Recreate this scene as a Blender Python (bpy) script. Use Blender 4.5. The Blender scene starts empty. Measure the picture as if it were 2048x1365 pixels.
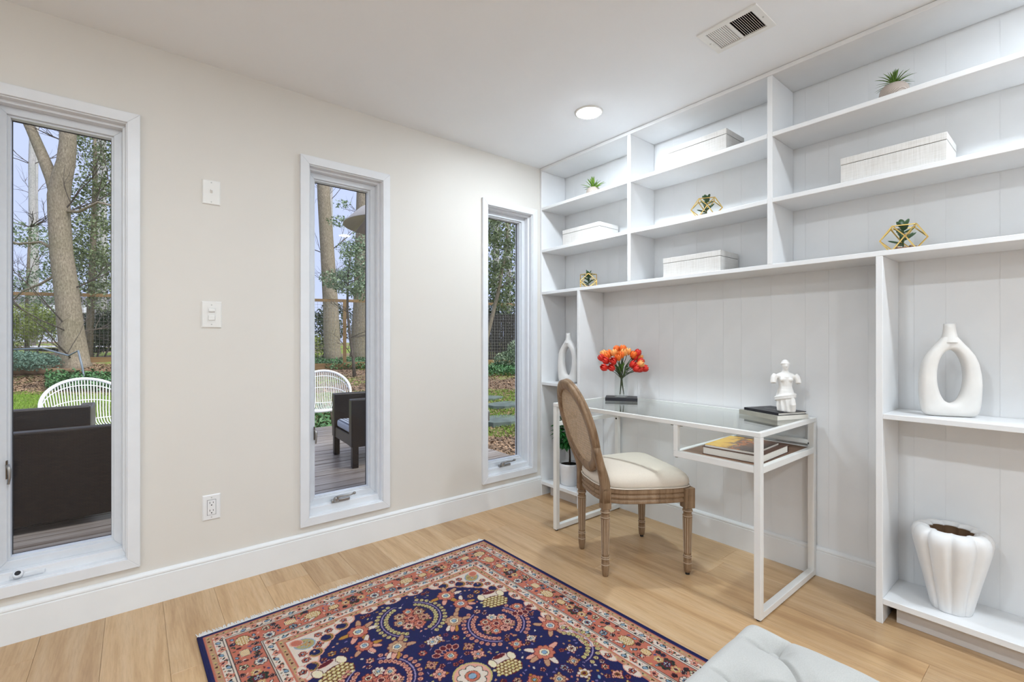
import bpy, math, random
import numpy as np
from mathutils import Vector, Matrix, Euler

PI = math.pi
SC = bpy.context.scene
COL = SC.collection

# ------------------------------------------------------------------ camera
cam_d = bpy.data.cameras.new('camera')
cam_d.sensor_width = 36.0
cam_d.lens = 16.4119
cam_d.shift_y = 0.00043
cam_d.clip_start = 0.02
cam_d.clip_end = 300
cam = bpy.data.objects.new('camera', cam_d)
cam.location = (-2.347, -2.567, 1.14)
cam.rotation_euler = (PI / 2, 0, math.radians(50.9943) - PI / 2)
COL.objects.link(cam)
SC.camera = cam

# ------------------------------------------------------------------ world, sun, exposure
LAMP_STRENGTH = 325.0
world = bpy.data.worlds.new('overcast_sky')
SC.world = world
world.use_nodes = True
wn = world.node_tree.nodes
bg = wn.get('Background') or wn.new('ShaderNodeBackground')
bg.inputs['Color'].default_value = (0.58, 0.66, 0.95, 1)
bg.inputs['Strength'].default_value = 0.72
sun_d = bpy.data.lights.new('hazy_sun', 'SUN')
sun_d.energy = 2.7
sun_d.angle = math.radians(50)
sun_d.color = (1.0, 0.97, 0.92)
sun = bpy.data.objects.new('hazy_sun', sun_d)
sun.rotation_euler = (math.radians(38), 0, math.radians(25))
COL.objects.link(sun)
SC.view_settings.view_transform = 'Standard'
SC.view_settings.look = 'None'
SC.view_settings.exposure = 0.64
SC.view_settings.gamma = 1.0
SC.view_settings.use_curve_mapping = False

# ------------------------------------------------------------------ material helpers
MATS = {}


def lin(c):
    return tuple(((v / 255.0) / 12.92 if v / 255.0 <= 0.04045 else ((v / 255.0 + 0.055) / 1.055) ** 2.4) for v in c)


class NT:
    """thin wrapper that makes node graphs short to write"""

    def __init__(self, name):
        self.m = bpy.data.materials.new(name)
        self.m.use_nodes = True
        self.t = self.m.node_tree
        self.t.nodes.clear()
        self.out = self.t.nodes.new('ShaderNodeOutputMaterial')

    def n(self, typ, **kw):
        nd = self.t.nodes.new(typ)
        for k, v in kw.items():
            setattr(nd, k, v)
        return nd

    def l(self, a, b):
        self.t.links.new(a, b)

    def val(self, nd, **kw):
        for k, v in kw.items():
            nd.inputs[k.replace('_', ' ')].default_value = v
        return nd

    def bsdf(self, base=(0.8, 0.8, 0.8), rough=0.5, metal=0.0, spec=0.5):
        b = self.n('ShaderNodeBsdfPrincipled')
        b.inputs['Base Color'].default_value = (*base[:3], 1)
        b.inputs['Roughness'].default_value = rough
        b.inputs['Metallic'].default_value = metal
        b.inputs['Specular IOR Level'].default_value = spec
        self.l(b.outputs[0], self.out.inputs['Surface'])
        return b

    def coords(self, scale=(1, 1, 1), kind='Object', rand=False):
        tc = self.n('ShaderNodeTexCoord')
        mp = self.n('ShaderNodeMapping')
        mp.inputs['Scale'].default_value = scale
        if rand:
            oi = self.n('ShaderNodeObjectInfo')
            mu = self.n('ShaderNodeMath', operation='MULTIPLY')
            mu.inputs[1].default_value = 37.0
            self.l(oi.outputs['Random'], mu.inputs[0])
            ad = self.n('ShaderNodeVectorMath', operation='ADD')
            self.l(tc.outputs[kind], ad.inputs[0])
            self.l(mu.outputs[0], ad.inputs[1])
            self.l(ad.outputs[0], mp.inputs['Vector'])
        else:
            self.l(tc.outputs[kind], mp.inputs['Vector'])
        return mp.outputs[0]

    def noise(self, vec, scale=5, detail=3, rough=0.5, dist=0.0):
        nd = self.n('ShaderNodeTexNoise')
        nd.inputs['Scale'].default_value = scale
        nd.inputs['Detail'].default_value = detail
        nd.inputs['Roughness'].default_value = rough
        nd.inputs['Distortion'].default_value = dist
        self.l(vec, nd.inputs['Vector'])
        return nd.outputs['Fac']

    def ramp(self, fac, stops):
        r = self.n('ShaderNodeValToRGB')
        el = r.color_ramp.elements
        while len(el) < len(stops):
            el.new(0.5)
        for e, (p, c) in zip(el, stops):
            e.position = p
            e.color = (*c[:3], 1)
        self.l(fac, r.inputs['Fac'])
        return r.outputs['Color']

    def mix(self, fac, a, b, mode='MIX'):
        mx = self.n('ShaderNodeMix', data_type='RGBA', blend_type=mode)
        if isinstance(fac, float):
            mx.inputs[0].default_value = fac
        else:
            self.l(fac, mx.inputs[0])
        for i, v in ((6, a), (7, b)):
            if isinstance(v, tuple):
                mx.inputs[i].default_value = (*v[:3], 1)
            else:
                self.l(v, mx.inputs[i])
        return mx.outputs[2]

    def bump(self, b, h, strength=0.2, dist=0.01):
        bp = self.n('ShaderNodeBump')
        bp.inputs['Strength'].default_value = strength
        bp.inputs['Distance'].default_value = dist
        self.l(h, bp.inputs['Height'])
        self.l(bp.outputs[0], b.inputs['Normal'])


def paint(name, col, rough=0.5, var=0.03, scale=6.0, bump=0.05, spec=0.4, bscale=120.0):
    t = NT(name)
    b = t.bsdf(col, rough, spec=spec)
    v = t.coords()
    f = t.noise(v, scale, 3)
    lo = tuple(c * (1 - var) for c in col)
    hi = tuple(min(1, c * (1 + var)) for c in col)
    t.l(t.ramp(f, [(0.3, lo), (0.7, hi)]), b.inputs['Base Color'])
    if bump:
        t.bump(b, t.noise(v, bscale, 2), bump, 0.002)
    MATS[name] = t.m
    return t.m


def wood(name, c0, c1, c2, axis='Y', scale=1.0, rough=0.45, spec=0.4, rand=True, bump=0.08, amount=1.0, knots=False):
    t = NT(name)
    b = t.bsdf(c1, rough, spec=spec)
    s = {'X': (0.6, 9, 9), 'Y': (9, 0.6, 9), 'Z': (9, 9, 0.6)}[axis]
    s = tuple(q * scale for q in s)
    v = t.coords(s, rand=rand)
    f1 = t.noise(v, 1.6, 5, 0.6, 0.8)
    f2 = t.noise(t.coords(tuple(q * 6 for q in s), rand=rand), 3.0, 3, 0.6)
    col = t.ramp(f1, [(0.28, c0), (0.5, c1), (0.74, c2)])
    col2 = t.ramp(f2, [(0.3, (0.80, 0.77, 0.74)), (0.6, (1, 1, 1))])
    col = t.mix(0.75, col, col2, 'MULTIPLY')
    if rand:
        oi = t.n('ShaderNodeObjectInfo')
        tint = t.ramp(oi.outputs['Random'], [(0, (0.86, 0.84, 0.82)), (0.5, (1, 1, 1)), (1, (1.0, 0.96, 0.90))])
        col = t.mix(amount, col, tint, 'MULTIPLY')
    if knots:
        vo = t.n('ShaderNodeTexVoronoi')
        vo.inputs['Scale'].default_value = 1.0
        t.l(t.coords((3.2, 1.3, 1), rand=True), vo.inputs['Vector'])
        kn = t.ramp(vo.outputs['Distance'], [(0.0, (1, 1, 1)), (0.035, (0.75, 0.75, 0.75)), (0.06, (0.12, 0.12, 0.12)), (0.16, (0, 0, 0))])
        gate = t.ramp(t.noise(t.coords((1, 1, 1), rand=True), 2.0, 1), [(0.60, (0, 0, 0)), (0.64, (1, 1, 1))])
        km = t.mix(1.0, kn, gate, 'MULTIPLY')
        col = t.mix(km, col, (0.05, 0.03, 0.018))
    t.l(col, b.inputs['Base Color'])
    t.bump(b, f2, bump, 0.001)
    MATS[name] = t.m
    return t.m


def plain(name, col, rough=0.5, metal=0.0, spec=0.5, var=0.06, scale=30.0, bump=0.0):
    t = NT(name)
    b = t.bsdf(col, rough, metal, spec)
    v = t.coords()
    f = t.noise(v, scale, 2)
    t.l(t.ramp(f, [(0.3, tuple(c * (1 - var) for c in col)), (0.7, tuple(min(1, c * (1 + var)) for c in col))]), b.inputs['Base Color'])
    if bump:
        t.bump(b, t.noise(v, scale * 3, 3), bump, 0.003)
    MATS[name] = t.m
    return t.m


def glass(name, tint=(1, 1, 1), ior=1.45, extra=0.0):
    t = NT(name)
    lw = t.n('ShaderNodeLayerWeight')
    lw.inputs['Blend'].default_value = 0.5
    pw = t.n('ShaderNodeMath', operation='POWER')
    pw.inputs[1].default_value = 5.0
    t.l(lw.outputs['Facing'], pw.inputs[0])
    f0 = ((ior - 1) / (ior + 1)) ** 2
    fr = t.n('ShaderNodeMath', operation='MULTIPLY_ADD')
    fr.inputs[1].default_value = 1 - f0
    fr.inputs[2].default_value = f0
    t.l(pw.outputs[0], fr.inputs[0])
    tr = t.n('ShaderNodeBsdfTransparent')
    tr.inputs['Color'].default_value = (*tint, 1)
    gl = t.n('ShaderNodeBsdfGlossy')
    gl.inputs['Roughness'].default_value = 0.0
    gl.inputs['Color'].default_value = (1, 1, 1, 1)
    mx = t.n('ShaderNodeMixShader')
    t.l(fr.outputs[0], mx.inputs[0])
    t.l(tr.outputs[0], mx.inputs[1])
    t.l(gl.outputs[0], mx.inputs[2])
    t.l(mx.outputs[0], t.out.inputs['Surface'])
    MATS[name] = t.m
    return t.m


def leafy(name, dark, light, rough=0.5, spec=0.4, trans=0.0):
    t = NT(name)
    b = t.bsdf(dark, rough, spec=spec)
    v = t.coords()
    f = t.noise(v, 14, 4, 0.7)
    t.l(t.ramp(f, [(0.3, dark), (0.68, light)]), b.inputs['Base Color'])
    MATS[name] = t.m
    return t.m


# ------------------------------------------------------------------ materials
paint('back_wall_paint', (0.88, 0.885, 0.89), 0.6, 0.01, 3.0, 0.04)  # unseen walls made whiter to bounce more neutral light
paint('wall_paint', (0.722, 0.692, 0.642), 0.55, 0.012, 3.0, 0.04)
paint('ceiling_paint', (0.88, 0.90, 0.925), 0.7, 0.01, 3.0, 0.04)
paint('trim_paint', (0.81, 0.82, 0.825), 0.35, 0.015, 8.0, 0.03)
paint('casing_paint', (0.77, 0.785, 0.81), 0.32, 0.02, 12.0, 0.03)
paint('shelf_paint', (0.81, 0.815, 0.82), 0.4, 0.02, 7.0, 0.05, bscale=60)
paint('board_paint', (0.79, 0.797, 0.803), 0.45, 0.025, 5.0, 0.06, bscale=50)
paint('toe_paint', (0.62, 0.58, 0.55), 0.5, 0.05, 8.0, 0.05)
plain('sash_vinyl', (0.68, 0.705, 0.74), 0.3, 0, 0.5, 0.02)
plain('gasket', (0.03, 0.03, 0.035), 0.6)
plain('dark_gap', (0.012, 0.011, 0.010), 0.9)
plain('white_metal', (0.83, 0.825, 0.80), 0.3, 0, 0.5, 0.01)
plain('plate_plastic', (0.80, 0.79, 0.76), 0.35, 0, 0.5, 0.01)
plain('outlet_plastic', (0.82, 0.82, 0.82), 0.3, 0, 0.5, 0.01)
plain('nickel', (0.36, 0.35, 0.33), 0.35, 0.9, 0.5, 0.08)
plain('bronze', (0.10, 0.08, 0.06), 0.4, 0.8, 0.5, 0.08)
plain('screw_head', (0.55, 0.55, 0.53), 0.35, 0.4)
plain('black_rubber', (0.012, 0.012, 0.012), 0.6)
glass('window_glass', (0.99, 1.0, 0.995), 1.22)
glass('desk_glass', (0.955, 0.985, 0.972), 1.42)
glass('vase_glass', (0.96, 0.972, 0.968), 1.42)
glass('terrarium_glass', (0.985, 0.995, 0.99), 1.22)
wood('oak_floor', (0.45, 0.275, 0.135), (0.59, 0.39, 0.212), (0.66, 0.475, 0.295), 'Y', 1.0, 0.36, 0.42, bump=0.05, knots=True)
wood('chair_wood', (0.16, 0.095, 0.050), (0.27, 0.172, 0.098), (0.37, 0.255, 0.16), 'Z', 3.0, 0.5, 0.3, rand=False)
plain('whitewash', (0.60, 0.49, 0.37), 0.6, 0, 0.3, 0.15)
wood('walnut_veneer', (0.13, 0.065, 0.035), (0.20, 0.105, 0.06), (0.27, 0.15, 0.09), 'Y', 2.0, 0.4, 0.4, rand=False)
plain('cane', (0.52, 0.38, 0.25), 0.55, 0, 0.3, 0.15, 60)
wood('deck_wood', (0.16, 0.125, 0.10), (0.32, 0.28, 0.25), (0.50, 0.47, 0.44), 'X', 1.2, 0.28, 0.5, bump=0.3)
wood('fence_wood', (0.20, 0.125, 0.06), (0.30, 0.195, 0.095), (0.38, 0.26, 0.135), 'X', 1.0, 0.7, 0.2)
plain('white_resin', (0.85, 0.86, 0.86), 0.4, 0, 0.4, 0.02)
plain('gold', (0.86, 0.60, 0.20), 0.22, 1.0, 0.5, 0.04)
plain('ceramic_white', (0.76, 0.74, 0.71), 0.55, 0, 0.4, 0.04, 14, 0.08)
plain('ribbed_white', (0.80, 0.80, 0.80), 0.38, 0, 0.45, 0.01)
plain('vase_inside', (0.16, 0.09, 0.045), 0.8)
plain('plaster', (0.84, 0.82, 0.79), 0.4, 0, 0.45, 0.02)
plain('pot_white', (0.82, 0.82, 0.83), 0.3, 0, 0.5, 0.02)
plain('soil', (0.018, 0.013, 0.010), 0.9, 0, 0.2, 0.3, 80, 0.5)
plain('topiary_stem', (0.045, 0.032, 0.024), 0.8, 0, 0.2, 0.2, 60, 0.3)
leafy('topiary_leaf', (0.006, 0.07, 0.012), (0.025, 0.20, 0.03), 0.45)
leafy('succulent_leaf', (0.05, 0.12, 0.015), (0.22, 0.36, 0.035), 0.45)
leafy('air_leaf', (0.035, 0.09, 0.012), (0.14, 0.24, 0.02), 0.5)
leafy('jade_leaf', (0.012, 0.045, 0.012), (0.06, 0.13, 0.05), 0.4)
leafy('tulip_leaf', (0.035, 0.10, 0.015), (0.13, 0.26, 0.04), 0.5)
plain('tulip_stem', (0.035, 0.06, 0.022), 0.6, 0, 0.3, 0.2)
leafy('tulip_red', (0.50, 0.010, 0.010), (0.80, 0.045, 0.02), 0.5)
leafy('tulip_orange', (0.80, 0.10, 0.012), (0.95, 0.24, 0.03), 0.5)
leafy('tulip_peach', (0.88, 0.27, 0.05), (0.95, 0.50, 0.17), 0.5)
plain('gravel', (0.32, 0.18, 0.11), 0.8, 0, 0.2, 0.5, 90, 0.4)
plain('book_black', (0.016, 0.016, 0.022), 0.4, 0, 0.4, 0.15)
plain('book_grey', (0.36, 0.35, 0.30), 0.5, 0, 0.4, 0.05)
plain('book_brown', (0.075, 0.028, 0.016), 0.35, 0, 0.5, 0.1)
plain('paper', (0.80, 0.77, 0.70), 0.7, 0, 0.2, 0.03, 200)
plain('print_gold', (0.55, 0.33, 0.10), 0.5, 0, 0.4, 0.1)
plain('print_pale', (0.55, 0.54, 0.50), 0.6, 0, 0.3, 0.1)
plain('heater_metal', (0.52, 0.47, 0.40), 0.45, 0.55, 0.5, 0.05, 8)
plain('house_siding', (0.75, 0.75, 0.76), 0.7)
plain('house_wall', (0.30, 0.25, 0.24), 0.8)
plain('roof_shingle', (0.16, 0.15, 0.16), 0.9, 0, 0.2, 0.2, 8)
plain('window_dark', (0.05, 0.06, 0.08), 0.1, 0, 0.6)
plain('garden_pipe', (0.20, 0.24, 0.28), 0.5, 0.2)
plain('stone_flag', (0.12, 0.15, 0.13), 0.7, 0, 0.3, 0.2, 6, 0.3)
plain('fence_wire', (0.24, 0.23, 0.21), 0.5, 0.5)
plain('dark_screen', (0.055, 0.05, 0.045), 0.85, 0, 0.2, 0.25, 12)
plain('log_wood', (0.22, 0.14, 0.085), 0.9, 0, 0.1, 0.3, 6, 0.5)
plain('dead_leaf', (0.30, 0.20, 0.125), 0.8, 0, 0.2, 0.45, 4)
leafy('grass_blade', (0.10, 0.20, 0.02), (0.30, 0.45, 0.07), 0.7, 0.2)
leafy('ivy_leaf', (0.02, 0.09, 0.02), (0.12, 0.26, 0.09), 0.5)
leafy('juniper_leaf', (0.07, 0.15, 0.10), (0.22, 0.33, 0.25), 0.6)
leafy('holly_leaf', (0.045, 0.075, 0.03), (0.30, 0.36, 0.17), 0.35)
leafy('holly_light', (0.07, 0.12, 0.055), (0.36, 0.45, 0.28), 0.35)
leafy('dark_bush', (0.008, 0.022, 0.010), (0.06, 0.10, 0.035), 0.5)
leafy('yellow_bush', (0.14, 0.20, 0.03), (0.38, 0.44, 0.10), 0.6)
plain('red_berry', (0.50, 0.06, 0.02), 0.4)


def bark(name, a, b2, scale=6):
    t = NT(name)
    b = t.bsdf(a, 0.9, spec=0.15)
    v = t.coords((1, 1, 0.35))
    f = t.noise(v, scale * 6.5, 6, 0.7, 0.4)
    g = t.noise(t.coords((1, 1, 1)), 1.3, 3)
    c = t.ramp(f, [(0.3, tuple(q * 0.55 for q in a)), (0.5, a), (0.72, b2)])
    c = t.mix(0.6, c, t.ramp(g, [(0.35, (0.78, 0.82, 0.70)), (0.65, (1.0, 0.98, 0.95))]), 'MULTIPLY')
    t.l(c, b.inputs['Base Color'])
    t.bump(b, f, 0.7, 0.03)
    MATS[name] = t.m


bark('bark', (0.30, 0.25, 0.185), (0.46, 0.40, 0.31))
bark('bark_hazed', (0.50, 0.48, 0.47), (0.62, 0.60, 0.58))  # paler, greyer bark: distance haze put into the colour
bark('twig', (0.14, 0.115, 0.10), (0.24, 0.20, 0.18))


def mat_linen():
    t = NT('linen')
    b = t.bsdf((0.7, 0.68, 0.64), 0.8, spec=0.2)
    h = t.noise(t.coords((14, 14, 320)), 1.0, 2, 0.6)
    v = t.coords((260, 260, 10))
    g = t.noise(v, 1.0, 2, 0.6)
    c = t.mix(0.5, t.ramp(h, [(0.35, (0.60, 0.575, 0.54)), (0.62, (0.72, 0.70, 0.675))]),
              t.ramp(g, [(0.35, (0.58, 0.555, 0.52)), (0.62, (0.74, 0.72, 0.695))]))
    t.l(c, b.inputs['Base Color'])
    t.bump(b, g, 0.3, 0.002)
    MATS['linen'] = t.m


mat_linen()


def fabric(name, col, scale=500):
    t = NT(name)
    b = t.bsdf(col, 0.9, spec=0.15)
    b.inputs['Sheen Weight'].default_value = 0.15
    v = t.coords()
    f = t.noise(v, scale, 2)
    t.l(t.ramp(f, [(0.3, tuple(c * 0.93 for c in col)), (0.7, tuple(min(1, c * 1.04) for c in col))]), b.inputs['Base Color'])
    t.bump(b, f, 0.05, 0.001)
    MATS[name] = t.m


fabric('seat_fabric', (0.70, 0.62, 0.52))
fabric('ottoman_fabric', (0.475, 0.47, 0.45))


def mat_wicker():
    t = NT('dark_wicker')
    b = t.bsdf((0.03, 0.02, 0.015), 0.35, spec=0.5)
    tc = t.n('ShaderNodeTexCoord')
    sp = t.n('ShaderNodeSeparateXYZ')
    t.l(tc.outputs['Object'], sp.inputs[0])
    ad = t.n('ShaderNodeMath', operation='ADD')
    t.l(sp.outputs[0], ad.inputs[0])
    t.l(sp.outputs[1], ad.inputs[1])
    cb = t.n('ShaderNodeCombineXYZ')
    t.l(ad.outputs[0], cb.inputs[0])
    t.l(sp.outputs[2], cb.inputs[1])
    br = t.n('ShaderNodeTexBrick')
    br.inputs['Scale'].default_value = 1.0
    br.inputs['Brick Width'].default_value = 0.030
    br.inputs['Row Height'].default_value = 0.0095
    br.inputs['Mortar Size'].default_value = 0.0016
    br.inputs['Mortar Smooth'].default_value = 0.4
    br.inputs['Color1'].default_value = (0.012, 0.007, 0.0045, 1)
    br.inputs['Color2'].default_value = (0.028, 0.017, 0.011, 1)
    br.inputs['Mortar'].default_value = (0.004, 0.003, 0.003, 1)
    t.l(cb.outputs[0], br.inputs['Vector'])
    t.l(br.outputs['Color'], b.inputs['Base Color'])
    inv = t.n('ShaderNodeMath', operation='SUBTRACT')
    inv.inputs[0].default_value = 1.0
    t.l(br.outputs['Fac'], inv.inputs[1])
    t.bump(b, inv.outputs[0], 0.8, 0.006)
    MATS['dark_wicker'] = t.m


mat_wicker()


def mat_cushion():
    t = NT('grey_cushion')
    b = t.bsdf((0.3, 0.33, 0.38), 0.8)
    w = t.n('ShaderNodeTexWave')
    w.inputs['Scale'].default_value = 9
    t.l(t.coords(), w.inputs['Vector'])
    t.l(t.ramp(w.outputs['Fac'], [(0.35, (0.10, 0.12, 0.16)), (0.6, (0.42, 0.46, 0.52))]), b.inputs['Base Color'])
    MATS['grey_cushion'] = t.m


mat_cushion()


def mat_ground():
    t = NT('garden_ground')
    b = t.bsdf((0.2, 0.15, 0.1), 0.95, spec=0.1)
    v = t.coords()
    f = t.noise(v, 22, 6, 0.7)
    c1 = t.ramp(f, [(0.28, (0.11, 0.075, 0.05)), (0.5, (0.27, 0.19, 0.13)), (0.72, (0.46, 0.36, 0.27))])
    c2 = t.ramp(f, [(0.3, (0.13, 0.20, 0.03)), (0.6, (0.30, 0.42, 0.07)), (0.8, (0.40, 0.42, 0.16))])
    g = t.noise(v, 0.55, 4, 0.6)
    m = t.ramp(g, [(0.46, (0, 0, 0)), (0.58, (1, 1, 1))])
    t.l(t.mix(m, c1, c2), b.inputs['Base Color'])
    t.bump(b, f, 0.8, 0.05)
    MATS['garden_ground'] = t.m


mat_ground()


def mat_cover():
    t = NT('photo_cover')
    b = t.bsdf((0.1, 0.05, 0.02), 0.22, spec=0.5)
    v = t.coords((1, 1, 1))
    tc = t.n('ShaderNodeTexCoord')
    sp = t.n('ShaderNodeSeparateXYZ')
    t.l(tc.outputs['Object'], sp.inputs[0])
    mr = t.n('ShaderNodeMapRange')
    mr.inputs['From Min'].default_value = -0.125
    mr.inputs['From Max'].default_value = 0.125
    t.l(sp.outputs[1], mr.inputs['Value'])
    f = t.noise(v, 16, 3, 0.5, 0.8)
    s = t.n('ShaderNodeMath', operation='MULTIPLY_ADD')
    s.inputs[1].default_value = 0.55
    t.l(f, s.inputs[0])
    ml = t.n('ShaderNodeMath', operation='MULTIPLY')
    ml.inputs[1].default_value = 0.62
    t.l(mr.outputs[0], ml.inputs[0])
    t.l(ml.outputs[0], s.inputs[2])
    c = t.ramp(s.outputs[0], [(0.30, (0.035, 0.018, 0.014)), (0.48, (0.10, 0.035, 0.018)), (0.56, (0.45, 0.14, 0.03)), (0.63, (0.13, 0.05, 0.025)), (0.72, (0.80, 0.42, 0.03)), (0.9, (0.88, 0.55, 0.05))])
    t.l(c, b.inputs['Base Color'])
    MATS['photo_cover'] = t.m


mat_cover()


def mat_pot():
    t = NT('pattern_pot')
    b = t.bsdf((0.5, 0.42, 0.37), 0.7, spec=0.3)
    w = t.n('ShaderNodeTexWave')
    w.wave_type = 'BANDS'
    w.bands_direction = 'DIAGONAL'
    w.inputs['Scale'].default_value = 95
    w.inputs['Distortion'].default_value = 1.5
    t.l(t.coords(), w.inputs['Vector'])
    t.l(t.ramp(w.outputs['Fac'], [(0.3, (0.34, 0.275, 0.235)), (0.65, (0.54, 0.465, 0.41))]), b.inputs['Base Color'])
    t.bump(b, w.outputs['Fac'], 0.4, 0.002)
    MATS['pattern_pot'] = t.m


mat_pot()


def mat_lamp():
    t = NT('lamp_diffuser')
    e = t.n('ShaderNodeEmission')
    e.inputs['Color'].default_value = (0.815, 0.912, 1.0, 1)
    e.inputs['Strength'].default_value = LAMP_STRENGTH
    t.l(e.outputs[0], t.out.inputs['Surface'])
    MATS['lamp_diffuser'] = t.m


mat_lamp()


def mat_rug():
    t = NT('rug_pile')
    b = t.bsdf((0.2, 0.1, 0.1), 0.95, spec=0.08)
    b.inputs['Sheen Weight'].default_value = 0.1
    a = t.n('ShaderNodeVertexColor', layer_name='knots')
    f = t.noise(t.coords(), 420, 2)
    c = t.mix(0.5, a.outputs['Color'], t.ramp(f, [(0.3, (0.75, 0.75, 0.75)), (0.7, (1.1, 1.1, 1.1))]), 'MULTIPLY')
    t.l(c, b.inputs['Base Color'])
    t.bump(b, f, 0.4, 0.003)
    MATS['rug_pile'] = t.m


mat_rug()
plain('rug_fringe', (0.74, 0.73, 0.72), 0.9, 0, 0.1, 0.06, 200)
plain('rug_selvage', (0.018, 0.020, 0.075), 0.9, 0, 0.1, 0.1, 200)


# ------------------------------------------------------------------ mesh helpers
class MB:
    def __init__(self):
        self.v = []
        self.f = []

    def add(self, verts, faces):
        o = len(self.v)
        self.v.extend(tuple(p) for p in verts)
        self.f.extend(tuple(i + o for i in q) for q in faces)
        return self

    def box(self, x0, y0, z0, x1, y1, z1):
        x0, x1 = min(x0, x1), max(x0, x1)
        y0, y1 = min(y0, y1), max(y0, y1)
        z0, z1 = min(z0, z1), max(z0, z1)
        return self.add([(x0, y0, z0), (x1, y0, z0), (x1, y1, z0), (x0, y1, z0), (x0, y0, z1), (x1, y0, z1), (x1, y1, z1), (x0, y1, z1)],
                        [(0, 3, 2, 1), (4, 5, 6, 7), (0, 1, 5, 4), (1, 2, 6, 5), (2, 3, 7, 6), (3, 0, 4, 7)])

    def tube(self, pts, r, seg=8, cap=True, closed=False, flat=1.0):
        pts = [Vector(p) for p in pts]
        n = len(pts)
        rs = r if isinstance(r, (list, tuple)) else [r] * n
        rings = []
        up = None
        for i, p in enumerate(pts):
            if closed:
                d = pts[(i + 1) % n] - pts[i - 1]
            else:
                d = pts[min(i + 1, n - 1)] - pts[max(i - 1, 0)]
            if d.length < 1e-9:
                d = Vector((0, 0, 1))
            d.normalize()
            if up is None:
                up = Vector((0, 0, 1)) if abs(d.z) < 0.9 else Vector((1, 0, 0))
            a = up - d * up.dot(d)
            if a.length < 1e-6:
                a = d.orthogonal()
            a.normalize()
            b = d.cross(a)
            up = a
            rings.append([p + (a * math.cos(2 * PI * k / seg) + b * math.sin(2 * PI * k / seg) * flat) * rs[i] for k in range(seg)])
        return self.loft(rings, cap and not closed, closed)

    def loft(self, rings, cap=True, closed=False):
        o = len(self.v)
        s = len(rings[0])
        n = len(rings)
        for ring in rings:
            self.v.extend(tuple(p) for p in ring)
        for i in range(n if closed else n - 1):
            j = (i + 1) % n
            for k in range(s):
                k2 = (k + 1) % s
                self.f.append((o + i * s + k, o + i * s + k2, o + j * s + k2, o + j * s + k))
        if cap:
            self.f.append(tuple(o + k for k in reversed(range(s))))
            self.f.append(tuple(o + (n - 1) * s + k for k in range(s)))
        return self

    def lathe(self, prof, seg=24, c=(0, 0, 0), mod=None, cap=True):
        rings = []
        for r, z in prof:
            rings.append([(c[0] + r * (mod(2 * PI * k / seg, z) if mod else 1) * math.cos(2 * PI * k / seg),
                           c[1] + r * (mod(2 * PI * k / seg, z) if mod else 1) * math.sin(2 * PI * k / seg), c[2] + z) for k in range(seg)])
        return self.loft(rings, cap)

    def ell(self, c, r, seg=14, rings=9, rot=None):
        m = rot.to_matrix() if rot else None
        rr = []
        for i in range(rings + 1):
            a = PI * (i + 0.02) / (rings + 0.04) - PI / 2
            ring = []
            for k in range(seg):
                t = 2 * PI * k / seg
                p = Vector((r[0] * math.cos(a) * math.cos(t), r[1] * math.cos(a) * math.sin(t), r[2] * math.sin(a)))
                if m:
                    p = m @ p
                ring.append(p + Vector(c))
            rr.append(ring)
        return self.loft(rr, True)

    def prism(self, poly, z0, z1):
        n = len(poly)
        vs = [(x, y, z0) for x, y in poly] + [(x, y, z1) for x, y in poly]
        fs = [tuple(reversed(range(n))), tuple(range(n, 2 * n))] + [(k, (k + 1) % n, n + (k + 1) % n, n + k) for k in range(n)]
        return self.add(vs, fs)

    def xf(self, m):
        self.v = [tuple(m @ Vector(p)) for p in self.v]
        return self

    def mesh(self, name, mat=None, smooth=False):
        me = bpy.data.meshes.new(name)
        me.from_pydata(self.v, [], self.f)
        if mat:
            me.materials.append(MATS[mat])
        if smooth:
            me.polygons.foreach_set('use_smooth', [True] * len(me.polygons))
        me.update()
        return me


def obj(name, mb, mat, parent=None, smooth=False, bevel=0.0, loc=None, rot=None, seg=2):
    me = mb.mesh(name, mat, smooth) if isinstance(mb, MB) else mb
    o = bpy.data.objects.new(name, me)
    COL.objects.link(o)
    if parent:
        o.parent = parent
    if loc is not None:
        o.location = loc
    if rot is not None:
        o.rotation_euler = rot
    if bevel:
        b = o.modifiers.new('bevel', 'BEVEL')
        b.width = bevel
        b.segments = seg
        b.limit_method = 'ANGLE'
        b.angle_limit = math.radians(40)
        b.harden_normals = False
    return o


def tag(o, label=None, cat=None, group=None, kind=None):
    if label:
        o['label'] = label
    if cat:
        o['category'] = cat
    if group:
        o['group'] = group
    if kind:
        o['kind'] = kind
    return o


def thing(name, label, cat, loc=(0, 0, 0), rotz=0.0, group=None, kind=None):
    o = bpy.data.objects.new(name, None)
    COL.objects.link(o)
    o.empty_display_size = 0.1
    o.location = loc
    o.rotation_euler = (0, 0, rotz)
    return tag(o, label, cat, group, kind)


def copy_tree(src, parent=None):
    c = src.copy()
    COL.objects.link(c)
    if parent:
        c.parent = parent
    for ch in list(src.children):
        copy_tree(ch, c)
    return c


def box(x0, y0, z0, x1, y1, z1):
    return MB().box(x0, y0, z0, x1, y1, z1)


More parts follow.
